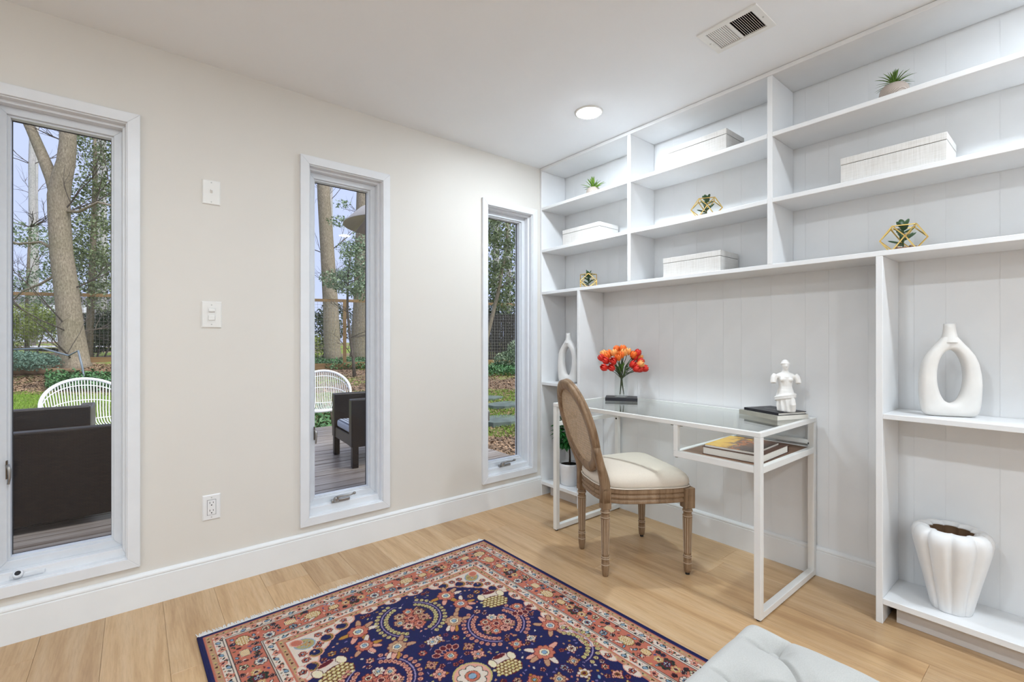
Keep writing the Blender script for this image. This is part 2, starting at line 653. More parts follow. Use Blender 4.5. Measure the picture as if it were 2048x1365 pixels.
def np_obj(name, verts, faces, mat, parent=None, smooth=False):
    """fast mesh from numpy arrays; faces is (M,k)"""
    me = bpy.data.meshes.new(name)
    m, k = faces.shape
    me.vertices.add(len(verts))
    me.vertices.foreach_set('co', np.ascontiguousarray(verts, dtype=np.float32).ravel())
    me.loops.add(m * k)
    me.loops.foreach_set('vertex_index', np.ascontiguousarray(faces, dtype=np.int32).ravel())
    me.polygons.add(m)
    me.polygons.foreach_set('loop_start', np.arange(0, m * k, k, dtype=np.int32))
    me.update(calc_edges=True)
    me.validate()
    me.materials.append(MATS[mat])
    if smooth:
        me.polygons.foreach_set('use_smooth', [True] * m)
    o = bpy.data.objects.new(name, me)
    COL.objects.link(o)
    if parent:
        o.parent = parent
    return o


# ------------------------------------------------------------------ room constants
CEIL = 2.424
XB = 0.25            # plane of the panelled wall behind the shelves
X0, Y0 = -5.3, -5.9  # far sides of the room behind the camera
WIN = [(-2.816, -2.326), (-1.681, -1.191), (-0.531, -0.041)]
WZ0, WZ1 = 0.178, 2.108

# ------------------------------------------------------------------ floor
floor = tag(obj('floor', box(X0 - 0.1, Y0 - 0.1, -0.12, XB + 0.1, 0.1, -0.014), 'dark_gap'), 'wide pale oak plank floor of the room', kind='structure')
rng = random.Random(11)
PW = 0.189
x = -1.682 - PW * 20
row = 0
while x < XB + 0.05:
    xa, xb = max(x, X0 - 0.02), min(x + PW, XB + 0.02)
    if xb - xa > 0.01:
        y = 0.02
        first = {0: 0.4, 1: 1.05, 2: 0.7, 3: 1.5, 4: 0.25}[row % 5] + rng.uniform(-0.1, 0.1)
        ln = first
        while y > Y0 - 0.02:
            y2 = max(y - ln, Y0 - 0.02)
            w = (xb - xa) / 2 - 0.0003
            h = (y - y2) / 2 - 0.0003
            p = obj('floor_plank', box(-w, -h, -0.013, w, h, 0), 'oak_floor', floor, bevel=0.0008, seg=1,
                    loc=((xa + xb) / 2, (y + y2) / 2, 0))
            y = y2
            ln = rng.choice([1.2, 1.6, 1.9, 1.45])
    x += PW
    row += 1


# ------------------------------------------------------------------ ceiling and walls
VC = (-0.4225, -1.6535, 0.069, 0.0945)     # vent opening: centre and half sizes
cm = MB()
for q in ((X0 - 0.1, Y0 - 0.1, VC[0] - VC[2], 0.16), (VC[0] + VC[2], Y0 - 0.1, XB + 0.1, 0.16), (VC[0] - VC[2], Y0 - 0.1, VC[0] + VC[2], VC[1] - VC[3]), (VC[0] - VC[2], VC[1] + VC[3], VC[0] + VC[2], 0.16)):
    cm.box(q[0], q[1], CEIL, q[2], q[3], CEIL + 0.15)
tag(obj('ceiling', cm, 'ceiling_paint'), 'flat white painted ceiling', kind='structure')

wl = MB()
xs = [X0 - 0.1]
for a, b in WIN:
    xs += [a + 0.025, b - 0.025]
xs.append(XB + 0.1)
zs = [-0.12, WZ0 + 0.025, WZ1 - 0.025, CEIL]
for i in range(len(xs) - 1):
    for k in range(3):
        if k == 1 and i % 2 == 1:
            continue
        wl.box(xs[i], 0, zs[k], xs[i + 1], 0.16, zs[k + 1])
tag(obj('wall_left', wl, 'wall_paint'), 'cream painted wall with three tall narrow windows', kind='structure')
tag(obj('wall_back', box(X0 - 0.1, Y0 - 0.1, -0.12, XB + 0.1, Y0, CEIL), 'back_wall_paint'), 'white wall behind the viewer', kind='structure')
tag(obj('wall_front', box(X0 - 0.1, Y0, -0.12, X0, 0, CEIL), 'back_wall_paint'), 'white wall at the far left end', kind='structure')

wall_right = tag(obj('wall_right', box(XB + 0.0012, Y0, -0.12, XB + 0.1, 0, CEIL), 'board_paint'), 'white painted wall of vertical grooved boards', kind='structure')
grooves = []
for k in range(-14, 6):
    base = -1.103 + k * 0.4165
    grooves += [base, base - 0.161, base - 0.262]
grooves = sorted([g for g in grooves if Y0 < g < -0.05] + [Y0, 0.0])
for a, b in zip(grooves[:-1], grooves[1:]):
    w, h = (b - a) / 2 - 0.00022, CEIL / 2
    obj('panel_board', box(0, -w, -h, 0.0011, w, h), 'board_paint', wall_right, loc=(XB, (a + b) / 2, h))


def baseboard(name, p0, p1, nrm, label):
    """profile swept along a straight run"""
    prof = [(0, 0), (0.016, 0), (0.016, 0.119), (0.013, 0.1215), (0.013, 0.1245), (0.016, 0.127), (0.015, 0.133), (0.009, 0.140), (0.004, 0.1425), (0, 0.1425)]
    mb = MB()
    r0 = [(p0[0] + nrm[0] * d, p0[1] + nrm[1] * d, z) for d, z in prof]
    r1 = [(p1[0] + nrm[0] * d, p1[1] + nrm[1] * d, z) for d, z in prof]
    mb.loft([r0, r1])
    return tag(obj(name, mb, 'trim_paint'), label, kind='structure')


baseboard('baseboard_left', (X0, 0), (0.0, 0), (0, -1), 'white moulded baseboard under the windows')
baseboard('baseboard_right', (XB, -2.022), (XB, -0.396), (-1, 0), 'white moulded baseboard behind the desk')
baseboard('baseboard_back', (XB, Y0), (X0, Y0), (0, 1), 'white baseboard behind the viewer')
baseboard('baseboard_front', (X0, Y0), (X0, 0), (1, 0), 'white baseboard at the far left end')


# ------------------------------------------------------------------ windows
def frame_pieces(parent, name, a, b, z0, z1, w, wb, y0, y1, mat, bevel=0.0015):
    """four mitred pieces of a rectangular frame, each its own mesh"""
    ai, bi, zi0, zi1 = a + w, b - w, z0 + wb, z1 - w
    quads = [[(a, z0), (b, z0), (bi, zi0), (ai, zi0)], [(b, z0), (b, z1), (bi, zi1), (bi, zi0)],
             [(b, z1), (a, z1), (ai, zi1), (bi, zi1)], [(a, z1), (a, z0), (ai, zi0), (ai, zi1)]]
    for q in quads:
        vs = [(x, y0, z) for x, z in q] + [(x, y1, z) for x, z in q]
        mb = MB().add(vs, [(0, 1, 2, 3), (7, 6, 5, 4), (0, 4, 5, 1), (1, 5, 6, 2), (2, 6, 7, 3), (3, 7, 4, 0)])
        obj(name, mb, mat, parent, bevel=bevel, seg=1)


def crank(parent, cx, z, folded=False):
    """casement operator: cover, hub and swung handle"""
    y = 0.030
    m = MB().prism([(-0.045, -0.012), (0.05, -0.012), (0.058, 0.0), (0.05, 0.012), (-0.045, 0.012)], 0, 0.016)
    base = obj('operator_cover', m, 'sash_vinyl' if folded else 'nickel', parent, bevel=0.003, loc=(cx, y, z))
    if folded:
        obj('hub', MB().lathe([(0.017, 0), (0.015, 0.014), (0.009, 0.016), (0.009, 0.010), (0.0, 0.010)], 16), 'sash_vinyl', base, True, loc=(-0.022, -0.004, 0.012), rot=(math.radians(50), 0, 0))
        obj('spline', MB().lathe([(0.0092, 0.008), (0.0092, 0.0155), (0.006, 0.0155), (0.006, 0.012), (0, 0.012)], 14), 'gasket', base, True, loc=(-0.022, -0.004, 0.012), rot=(math.radians(50), 0, 0))
        return
    obj('hub', MB().lathe([(0.015, 0), (0.016, 0.006), (0.012, 0.020), (0.006, 0.026), (0, 0.027)], 16), 'nickel', base, True, loc=(-0.022, -0.006, 0.012), rot=(math.radians(35), 0, 0))
    pts = [(-0.022, -0.020, 0.030), (-0.005, -0.026, 0.036), (0.02, -0.029, 0.036), (0.048, -0.030, 0.034), (0.068, -0.030, 0.038)]
    obj('handle', MB().tube(pts, [0.0075, 0.006, 0.0048, 0.0042, 0.0045], 8), 'nickel', base, True)
    obj('knob', MB().ell((0.071, -0.030, 0.040), (0.0085, 0.0085, 0.0085), 12, 8), 'nickel', base, True)


WLAB = ['left', 'middle', 'right']
for i, (a, b) in enumerate(WIN):
    w = thing('window_%d' % (i + 1), '%s tall narrow casement window in white casing' % ['leftmost', 'middle', 'rightmost'][i], None, (0, 0, 0), kind='structure')
    frame_pieces(w, 'casing', a, b, WZ0, WZ1, 0.043, 0.043, -0.018, 0.002, 'casing_paint')
    frame_pieces(w, 'stop', a + 0.040, b - 0.040, WZ0 + 0.040, WZ1 - 0.040, 0.008, 0.008, -0.008, 0.16, 'casing_paint')
    frame_pieces(w, 'jamb', a + 0.046, b - 0.046, WZ0 + 0.046, WZ1 - 0.046, 0.013, 0.034, 0.024, 0.158, 'casing_paint')
    frame_pieces(w, 'sash', a + 0.058, b - 0.058, WZ0 + 0.079, WZ1 - 0.058, 0.030, 0.032, 0.060, 0.135, 'sash_vinyl')
    frame_pieces(w, 'glazing_bead', a + 0.086, b - 0.086, WZ0 + 0.109, WZ1 - 0.086, 0.010, 0.012, 0.072, 0.106, 'sash_vinyl', 0.001)
    frame_pieces(w, 'gasket', a + 0.094, b - 0.094, WZ0 + 0.118, WZ1 - 0.094, 0.004, 0.003, 0.104, 0.112, 'gasket', 0)
    obj('pane', box(a + 0.094, 0.108, WZ0 + 0.117, b - 0.094, 0.1085, WZ1 - 0.094), 'window_glass', w)
    if i == 0:
        crank(w, (a + b) / 2 - 0.10, WZ0 + 0.052, True)
    else:
        crank(w, (a + b) / 2 - 0.03, WZ0 + 0.081)
    # sash lock lever on the hinge-free jamb
    lk = obj('lock_plate', box(-0.004, -0.008, -0.035, 0.0, 0.008, 0.035), 'bronze', w, loc=(a + 0.0905, 0.056, 0.645))
    obj('lever', MB().tube([(0.0, -0.004, 0.02), (0.006, -0.010, 0.0), (0.006, -0.006, -0.03), (0.003, -0.010, -0.055)], [0.006, 0.006, 0.005, 0.004], 8), 'nickel', lk, True)

# ------------------------------------------------------------------ bookcase
bc = thing('bookcase', 'white built-in bookcase of shelves and dividers covering the board wall', 'bookcase', (0, 0, 0))
SH = 0.021
ZM, Z3, Z2 = 1.507, 1.819, 2.131    # tops of the main, middle and upper shelves
YE = -3.35                          # far end of the unit, out of frame


def shelf(y0, y1, ztop, th=SH, sag=0.0):
    n = 8
    mb = MB()
    rings = []
    for i in range(n + 1):
        y = y0 + (y1 - y0) * i / n
        dz = -sag * 4 * (i / n) * (1 - i / n)
        rings.append([(0.0, y, ztop - th + dz), (XB - 0.002, y, ztop - th + dz), (XB - 0.002, y, ztop + dz), (0.0, y, ztop + dz)])
    mb.loft(rings)
    return obj('shelf', mb, 'shelf_paint', bc, bevel=0.0015, seg=1)


def upright(y0, y1, z0, z1, name='divider'):
    return obj(name, box(0.0, y0, z0, XB - 0.002, y1, z1), 'shelf_paint', bc, bevel=0.0015, seg=1)


upright(-0.018, -0.001, 0.0, CEIL - 0.001, 'side_panel')
upright(YE - 0.023, YE, 0.0, CEIL - 0.001, 'side_panel')
upright(-0.814, -0.790, ZM, CEIL - 0.022)
upright(-1.626, -1.603, ZM, CEIL - 0.022)
upright(-0.396, -0.373, 0.0, ZM - SH)
upright(-2.045, -2.022, 0.0, ZM - SH)
obj('top_board', box(-0.004, YE, CEIL - 0.022, XB - 0.002, -0.018, CEIL - 0.001), 'shelf_paint', bc, bevel=0.0015, seg=1)
shelf(-0.018, YE, ZM, SH)
for zt in (Z3, Z2):
    shelf(-0.018, -0.790, zt, SH, 0.001)
    shelf(-0.814, -1.603, zt, SH, 0.004)
    shelf(-1.626, YE, zt, SH, 0.002)
shelf(-0.018, -0.373, 0.840, SH)
shelf(-0.018, -0.373, 0.106, 0.024)
shelf(-2.045, YE, 0.848, SH)
shelf(-2.045, YE, 0.103, 0.024)
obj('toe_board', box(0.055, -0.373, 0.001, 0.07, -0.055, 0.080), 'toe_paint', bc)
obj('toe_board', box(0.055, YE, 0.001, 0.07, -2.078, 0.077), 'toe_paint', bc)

# ------------------------------------------------------------------ ceiling lamps and vent
LAMPS = [(-0.367, -0.806), (-0.367, -2.873), (-2.20, -1.78), (-2.20, -3.85), (-4.05, -1.78), (-4.05, -3.85), (-0.367, -4.94), (-2.20, -5.4), (-4.05, -5.4)]  # the last five are unseen lamps, added for fill light
LLAB = ['round recessed ceiling lamp shining above the small succulent end of the shelves', 'round recessed ceiling lamp above the shelf end beyond the desk', 'round recessed ceiling lamp above the rug by the windows',
        'round recessed ceiling lamp right above the ottoman', 'added unseen ceiling lamp for fill light by the far window wall', 'added unseen ceiling lamp for fill light left of the viewer',
        'added unseen ceiling lamp for fill light at the far end of the shelf wall', 'added unseen ceiling lamp for fill light behind the viewer', 'added unseen ceiling lamp for fill light in the far corner behind the viewer']
for (lx, ly), lab in zip(LAMPS, LLAB):
    t = thing('recessed_light', lab, 'ceiling lamp', (lx, ly, CEIL), group='recessed ceiling lamps')
    obj('trim_ring', MB().lathe([(0.058, -0.001), (0.060, -0.004), (0.071, -0.006), (0.0785, -0.003), (0.079, 0.0), (0.058, 0.0)], 48, cap=False), 'white_metal', t, True)
    obj('diffuser', MB().lathe([(0.0595, -0.0015), (0.0592, -0.0062), (0.056, -0.0080), (0.03, -0.0092), (0.0, -0.0096)], 40, cap=False), 'lamp_diffuser', t, True)

vt = thing('air_vent', 'white metal ceiling air vent with two banks of dark louvres', 'air vent', (-0.4225, -1.6535, CEIL))
hx, hy, ix, iy = 0.0925, 0.1205, 0.069, 0.0945
fr = MB()
for x0, y0, x1, y1 in ((-hx, -hy, hx, -iy), (-hx, iy, hx, hy), (-hx, -iy, -ix, iy), (ix, -iy, hx, iy)):
    fr.box(x0, y0, -0.006, x1, y1, 0.0)
obj('frame', fr, 'white_metal', vt)
duct = MB()
for q in ((-ix, -iy, 0.10, ix, iy, 0.11), (-ix, -iy, 0.0005, -ix + 0.002, iy, 0.10), (ix - 0.002, -iy, 0.0005, ix, iy, 0.10), (-ix, -iy, 0.0005, ix, -iy + 0.002, 0.10), (-ix, iy - 0.002, 0.0005, ix, iy, 0.10)):
    duct.box(*q)
obj('duct', duct, 'dark_gap', vt)
obj('centre_bar', box(-ix, -0.004, -0.005, ix, 0.006, -0.001), 'white_metal', vt)
sl = MB().box(-ix, -0.0044, -0.0004, ix, 0.0044, 0.0004).mesh('louvre', 'white_metal')
sl2 = MB().box(-ix, -0.0027, -0.0004, ix, 0.0027, 0.0004).mesh('louvre', 'white_metal')
for k in range(11):
    obj('louvre', sl2, None, vt, loc=(0, 0.0115 + 0.0078 * k, 0.0005), rot=(math.radians(-12), 0, 0))
    obj('louvre', sl, None, vt, loc=(0, -0.0105 - 0.0078 * k, 0.0015), rot=(math.radians(50), 0, 0))
for yy in (-0.108, 0.108):
    obj('screw', MB().lathe([(0.0035, -0.0075), (0.0035, -0.006)], 10), 'screw_head', vt, loc=(0, yy, 0))
obj('damper_lever', box(0.010, 0.0985, -0.011, 0.018, 0.1015, -0.005), 'white_metal', vt)


# ------------------------------------------------------------------ wall plates
def plate(name, label, cat, cx, z0, z1, w):
    t = thing(name, label, cat, (cx, 0, (z0 + z1) / 2))
    h = (z1 - z0) / 2
    m = MB()
    m.loft([[(-w / 2, 0, -h), (w / 2, 0, -h), (w / 2, 0, h), (-w / 2, 0, h)],
            [(-w / 2, -0.003, -h), (w / 2, -0.003, -h), (w / 2, -0.003, h), (-w / 2, -0.003, h)],
            [(-w / 2 + 0.004, -0.006, -h + 0.004), (w / 2 - 0.004, -0.006, -h + 0.004), (w / 2 - 0.004, -0.006, h - 0.004), (-w / 2 + 0.004, -0.006, h - 0.004)]])
    obj('plate', m, 'plate_plastic' if cat != 'outlet' else 'outlet_plastic', t)
    for s in (-1, 1):
        obj('screw', MB().lathe([(0.003, 0), (0.003, 0.0012), (0.0, 0.0016)], 10), 'screw_head', t, loc=(0, -0.006, s * 0.045), rot=(PI / 2, 0, 0))
    return t


t = plate('light_switch', 'plain cream toggle light switch high on the wall', 'light switch', -2.0675, 1.776, 1.889, 0.072)
obj('switch_surround', box(-0.0055, -0.007, -0.012, 0.0055, -0.006, 0.012), 'plate_plastic', t)
obj('toggle', MB().add([(-0.0045, -0.006, -0.006), (0.0045, -0.006, -0.006), (0.0045, -0.006, 0.007), (-0.0045, -0.006, 0.007), (-0.0035, -0.019, 0.006), (0.0035, -0.019, 0.006), (0.0035, -0.018, 0.012), (-0.0035, -0.018, 0.012)],
                       [(0, 1, 2, 3), (7, 6, 5, 4), (0, 4, 5, 1), (1, 5, 6, 2), (2, 6, 7, 3), (3, 7, 4, 0)]), 'plate_plastic', t)
t = plate('dimmer_switch', 'cream slide dimmer switch between the left and middle windows', 'light switch', -2.0665, 1.203, 1.326, 0.079)
fr = MB()
for q in ((-0.0165, -0.033, 0.0165, -0.0305), (-0.0165, 0.0305, 0.0165, 0.033), (-0.0165, -0.0305, -0.014, 0.0305), (0.014, -0.0305, 0.0165, 0.0305)):
    fr.box(q[0], -0.0075, q[1], q[2], -0.006, q[3])
obj('rim', fr, 'plate_plastic', t)
obj('slider', box(-0.013, -0.013, 0.013, 0.013, -0.006, 0.026), 'plate_plastic', t, bevel=0.002)
obj('rocker', box(-0.013, -0.010, -0.026, 0.013, -0.006, -0.004), 'plate_plastic', t, bevel=0.002)
t = plate('wall_outlet', 'white double power outlet low on the cream wall', 'outlet', -2.067, 0.312, 0.428, 0.072)
obj('receptacle', box(-0.0165, -0.0085, -0.034, 0.0165, -0.0055, 0.034), 'outlet_plastic', t, bevel=0.001)
obj('receptacle_gap', box(-0.0178, -0.0063, -0.0353, 0.0178, -0.0058, 0.0353), 'gasket', t)
for zc in (0.017, -0.019):
    obj('slot', box(-0.0078, -0.0089, zc + 0.001, -0.0056, -0.0084, zc + 0.010), 'gasket', t)
    obj('slot', box(0.0056, -0.0089, zc + 0.002, 0.0078, -0.0084, zc + 0.009), 'gasket', t)
    obj('ground_hole', MB().lathe([(0.0028, 0), (0.0028, 0.0005)], 12), 'gasket', t, loc=(0, -0.0084, zc - 0.006), rot=(PI / 2, 0, 0))

# ------------------------------------------------------------------ desk
DX0, DX1, DY0, DY1, DZ = -0.376, 0.234, -1.733, -0.529, 0.769
TB = 0.028
dk = thing('desk', 'white metal desk with a clear glass top and a small brown side shelf', 'desk', ((DX0 + DX1) / 2, (DY0 + DY1) / 2, 0))
ox, oy = (DX0 + DX1) / 2, (DY0 + DY1) / 2


def dpart(name, x0, y0, z0, x1, y1, z1, mat='white_metal', bevel=0.002):
    return obj(name, box(x0 - ox, y0 - oy, z0, x1 - ox, y1 - oy, z1), mat, dk, bevel=bevel)


for lx in (DX0, DX1 - TB):
    for ly in (DY0, DY1 - TB):
        lg = dpart('leg', lx, ly, 0.006, lx + TB, ly + TB, 0.748)
        obj('foot', MB().lathe([(0.011, 0.0), (0.011, 0.007)], 12), 'black_rubber', lg, loc=(lx + TB / 2 - ox, ly + TB / 2 - oy, 0))
for ly in (DY0, DY1 - TB):
    dpart('floor_rail', DX0 + TB, ly, 0.006, DX1 - TB, ly + TB, 0.006 + TB)
# top frame
dpart('top_rail', DX0, DY0, 0.7485, DX0 + 0.020, DY1, DZ)
dpart('top_rail', DX1 - 0.020, DY0, 0.7485, DX1, DY1, DZ)
dpart('top_rail', DX0 + 0.020, DY0, 0.7485, DX1 - 0.020, DY0 + 0.020, DZ)
dpart('top_rail', DX0 + 0.020, DY1 - 0.020, 0.7485, DX1 - 0.020, DY1, DZ)
dpart('glass_top', DX0 + 0.0205, DY0 + 0.0205, 0.7625, DX1 - 0.0205, DY1 - 0.0205, 0.7685, 'desk_glass', 0)
# rear and under rails
dpart('rear_rail', DX1 - TB, DY0 + TB, 0.640, DX1, DY1 - TB, 0.640 + 0.020)
dpart('side_rail', DX0 + TB, DY1 - TB + 0.004, 0.630, DX1 - TB, DY1 - 0.004, 0.654)
# side shelf
SY1 = -1.338
dpart('shelf_rail', DX0, DY0 + TB, 0.600, DX0 + 0.022, SY1, 0.6285)
dpart('shelf_rail', DX1 - 0.022, DY0 + TB, 0.600, DX1, SY1, 0.6285)
dpart('shelf_rail', DX0 + TB, DY0, 0.600, DX1 - TB, DY0 + 0.022, 0.6285)
dpart('shelf_rail', DX0 + 0.022, SY1 - 0.022, 0.600, DX1 - 0.022, SY1, 0.6285)
dpart('shelf_post', DX0, SY1 - 0.022, 0.6285, DX0 + 0.022, SY1, 0.7485)
dpart('shelf_post', DX1 - 0.022, SY1 - 0.022, 0.6285, DX1, SY1, 0.7485)
dpart('shelf_board', DX0 + 0.0225, DY0 + 0.0225, 0.612, DX1 - 0.0225, SY1 - 0.0225, 0.6245, 'walnut_veneer')
for bx, by, bz in ((DX0 + 0.011, SY1 - 0.011, 0.5985), (DX0 + 0.011, SY1 - 0.035, 0.747), (DX0 + 0.011, SY1 + 0.012, 0.747), (DX0 + 0.02, DY1 - 0.045, 0.747)):
    obj('bolt', MB().lathe([(0.0065, -0.003), (0.0065, 0.0)], 12), 'nickel', dk, loc=(bx - ox, by - oy, bz))
obj('bolt', MB().lathe([(0.006, 0), (0.006, 0.002)], 12), 'black_rubber', dk, loc=(DX1 - TB - ox, DY1 - 0.014 - oy, 0.615), rot=(0, -PI / 2, 0))
obj('bolt', MB().lathe([(0.005, 0), (0.005, 0.003)], 12), 'black_rubber', dk, loc=(DX0 + 0.014 - ox, DY1 - oy, 0.642), rot=(-PI / 2, 0, 0))
obj('bolt', MB().lathe([(0.005, 0), (0.005, 0.002)], 12), 'black_rubber', dk, loc=(DX1 - 0.036 - ox, DY0 + 0.021 - oy, 0.645), rot=(-PI / 2, 0, 0))

# ------------------------------------------------------------------ chair
ch = thing('dining_chair', 'carved oak dining chair with oval cane back and cream upholstered seat', 'chair', (-0.498, -0.950, 0), math.atan2(-0.441, 0.897))


def seat_outline(ins, n=64):
    """rounded trapezoid in plan, x forward"""
    pts = []
    for k in range(n):
        t = 2 * PI * k / n
        c, s = math.cos(t), math.sin(t)
        e = 0.26 + 0.16 * (1 - c)
        px = math.copysign(abs(c) ** e, c)
        py = math.copysign(abs(s) ** e, s)
        hx = 0.228 - ins
        fx = 0.203 + px * hx
        wy = (0.190 + 0.062 * (px + 1) / 2) - ins
        bow = 0.015 * (1 - px * px)
        pts.append((fx, py * (wy + bow * 0.6)))
    return pts


rail = MB().loft([[(x, y, z) for x, y in seat_outline(i)] for i, z in ((0.03, 0.358), (0.004, 0.358), (0.0, 0.362), (0.0, 0.370), (0.003, 0.374), (0.0055, 0.377), (0.0055, 0.379), (0.002, 0.381), (-0.001, 0.387), (-0.001, 0.392), (0.002, 0.398), (0.0055, 0.400), (0.0055, 0.402), (0.003, 0.405), (0.0, 0.409), (0.0, 0.424), (0.003, 0.428), (0.03, 0.428))])
obj('seat_rail', rail, 'chair_wood', ch)
cu = MB().loft([[(x, y, z) for x, y in seat_outline(i)] for i, z in ((0.010, 0.426), (0.004, 0.432), (-0.001, 0.448), (0.002, 0.466), (0.012, 0.483), (0.032, 0.498), (0.065, 0.508), (0.11, 0.514), (0.14, 0.5165), (0.165, 0.518), (0.178, 0.5182))])
cush = obj('seat_cushion', cu, 'seat_fabric', ch, True)
obj('piping', MB().tube([(x, y, 0.4315) for x, y in seat_outline(-0.001)], 0.0035, 6, closed=True), 'seat_fabric', cush, True)


def leg_mesh(front):
    fl = lambda t, z: 1 - 0.05 * (0.5 + 0.5 * math.cos(12 * t)) if 0.10 < z < 0.285 else 1
    m = MB()
    prof = [(0.0125, 0.0 if not front else 0.012), (0.0155, 0.013), (0.0180, 0.032), (0.0195, 0.056), (0.020, 0.062), (0.0185, 0.064), (0.0185, 0.082), (0.0205, 0.085), (0.0205, 0.090), (0.018, 0.094),
            (0.018, 0.101), (0.0195, 0.16), (0.0215, 0.23), (0.0225, 0.284), (0.0225, 0.291), (0.0195, 0.296), (0.0195, 0.306), (0.0235, 0.310), (0.0235, 0.317), (0.021, 0.320), (0.021, 0.332)]
    m.lathe(prof, 36, mod=fl)
    return m


for fx, fy, front in ((0.0, 0.155, 0), (0.0, -0.155, 0), (0.40, 0.2275, 1), (0.40, -0.2275, 1)):
    lg = obj('leg', leg_mesh(front), 'chair_wood', ch, True, loc=(fx, fy, 0))
    hw = 0.026 if front else 0.0225
    obj('leg_block', box(-hw, -hw, 0.328, hw, hw, 0.4275 if front else 0.43), 'chair_wood', lg, bevel=0.003)
    if front:
        obj('rosette', box(-hw - 0.002, -0.014, 0.366, hw + 0.002, 0.014, 0.394), 'chair_wood', lg, bevel=0.0015)
        obj('rosette', box(-0.014, -hw - 0.002, 0.366, 0.014, hw + 0.002, 0.394), 'chair_wood', lg, bevel=0.0015)
        obj('foot_pad', MB().lathe([(0.010, 0), (0.010, 0.013)], 14), 'black_rubber', lg)
    st = MB()
    for k in range(12):
        a = 2 * PI * k / 12
        st.tube([(0.0178 * math.cos(a), 0.0178 * math.sin(a), 0.108), (0.0220 * math.cos(a), 0.0220 * math.sin(a), 0.280)], 0.0010, 4)
    obj('fluting', st, 'whitewash', lg)
    for rz, rr in ((0.058, 0.0198), (0.0875, 0.0206), (0.0955, 0.0183), (0.288, 0.0226), (0.3135, 0.0236)):
        obj('ring', MB().tube([(rr * math.cos(2 * PI * k / 24), rr * math.sin(2 * PI * k / 24), rz) for k in range(24)], 0.0013, 6, closed=True), 'whitewash', lg, True)

# oval back in a leaning plane: p sideways, q up the plane, n forward normal
LEAN = 0.29
BO = Vector((-0.083, 0, 0.712))
BU = Vector((-LEAN, 0, 1)).normalized()
BN = Vector((1, 0, LEAN)).normalized()
BS = Vector((0, 1, 0))


def bk(p, q, n=0.0):
    return BO + BS * p + BU * q + BN * n


def oval_ring(ra, rb, prof, seg=72):
    rings = []
    for k in range(seg):
        a = 2 * PI * k / seg
        c, s = math.cos(a), math.sin(a)
        nx, ny = c / ra, s / rb
        nl = math.hypot(nx, ny)
        nx, ny = nx / nl, ny / nl
        rings.append([bk(ra * c + nx * d, rb * s + ny * d, h) for d, h in prof])
    return MB().loft(rings, False, True)


prof = [(0.026, -0.014), (0.026, -0.004), (0.0225, -0.002), (0.0225, 0.002), (0.026, 0.004), (0.026, 0.014), (0.014, 0.019), (0.006, 0.016), (0.0, 0.019), (-0.010, 0.016), (-0.018, 0.012), (-0.024, 0.004), (-0.024, -0.008), (-0.016, -0.017), (0.0, -0.018), (0.014, -0.018)]
obj('back_frame', oval_ring(0.190, 0.218, prof), 'chair_wood', ch, True)
cane = MB()
RA, RB = 0.168, 0.196


def strand(p0, d, n):
    """clip the line p0 + t d to the oval and lay a flat strand"""
    A = (d[0] / RA) ** 2 + (d[1] / RB) ** 2
    B = 2 * (p0[0] * d[0] / RA ** 2 + p0[1] * d[1] / RB ** 2)
    Cc = (p0[0] / RA) ** 2 + (p0[1] / RB) ** 2 - 1
    D = B * B - 4 * A * Cc
    if D <= 0:
        return
    t0, t1 = (-B - math.sqrt(D)) / (2 * A), (-B + math.sqrt(D)) / (2 * A)
    w = 0.00105
    nx, ny = -d[1] * w, d[0] * w
    q = []
    for h in (n - 0.0005, n + 0.0005):
        for t, s in ((t0, 1), (t1, 1), (t1, -1), (t0, -1)):
            q.append(bk(p0[0] + d[0] * t + nx * s, p0[1] + d[1] * t + ny * s, h))
    cane.add(q, [(0, 1, 2, 3), (7, 6, 5, 4), (0, 4, 5, 1), (2, 6, 7, 3)])


sp = 0.0145
for k in range(-14, 15):
    for e in (-0.002, 0.002):
        strand((k * sp + e, 0), (0, 1), -0.0068)
        strand((0, k * sp + e), (1, 0), -0.0058)
r2 = math.sqrt(0.5)
for k in range(-26, 27):
    strand((k * sp, 0), (r2, r2), -0.0078)
    strand((k * sp + sp / 2, 0), (r2, -r2), -0.0048)
obj('cane_panel', cane, 'cane', ch)
for s in (1, -1):
    pts = [(0.0, 0.155, 0.36), (0.0, 0.155, 0.42), (-0.003, 0.156, 0.45), (-0.010, 0.158, 0.48), (-0.020, 0.164, 0.51), (-0.032, 0.172, 0.54), (-0.043, 0.181, 0.57), (-0.053, 0.189, 0.60), (-0.063, 0.194, 0.635)]
    m = MB()
    rr = []
    for i, p in enumerate(pts):
        f_ = i / (len(pts) - 1)
        hw, hd = 0.0235 - 0.008 * f_, 0.0250 - 0.009 * f_
        rr.append([(p[0] + a * hd, s * p[1] + b * hw, p[2]) for a, b in ((-1, -0.6), (-0.6, -1), (0.6, -1), (1, -0.6), (1, 0.6), (0.6, 1), (-0.6, 1), (-1, 0.6))])
    m.loft(rr)
    obj('back_stile', m, 'chair_wood', ch, True)
# apron below the oval, between the stiles
lower = MB().loft([[bk(p, -math.sqrt(max(0, 1 - (p / 0.205) ** 2)) * 0.228 + e, h) for e, h in ((0.016, -0.012), (-0.004, -0.013), (-0.006, 0.010), (0.016, 0.012))] for p in [(-0.13 + 0.26 * i / 16) for i in range(17)]])
obj('lower_moulding', lower, 'chair_wood', ch, True)

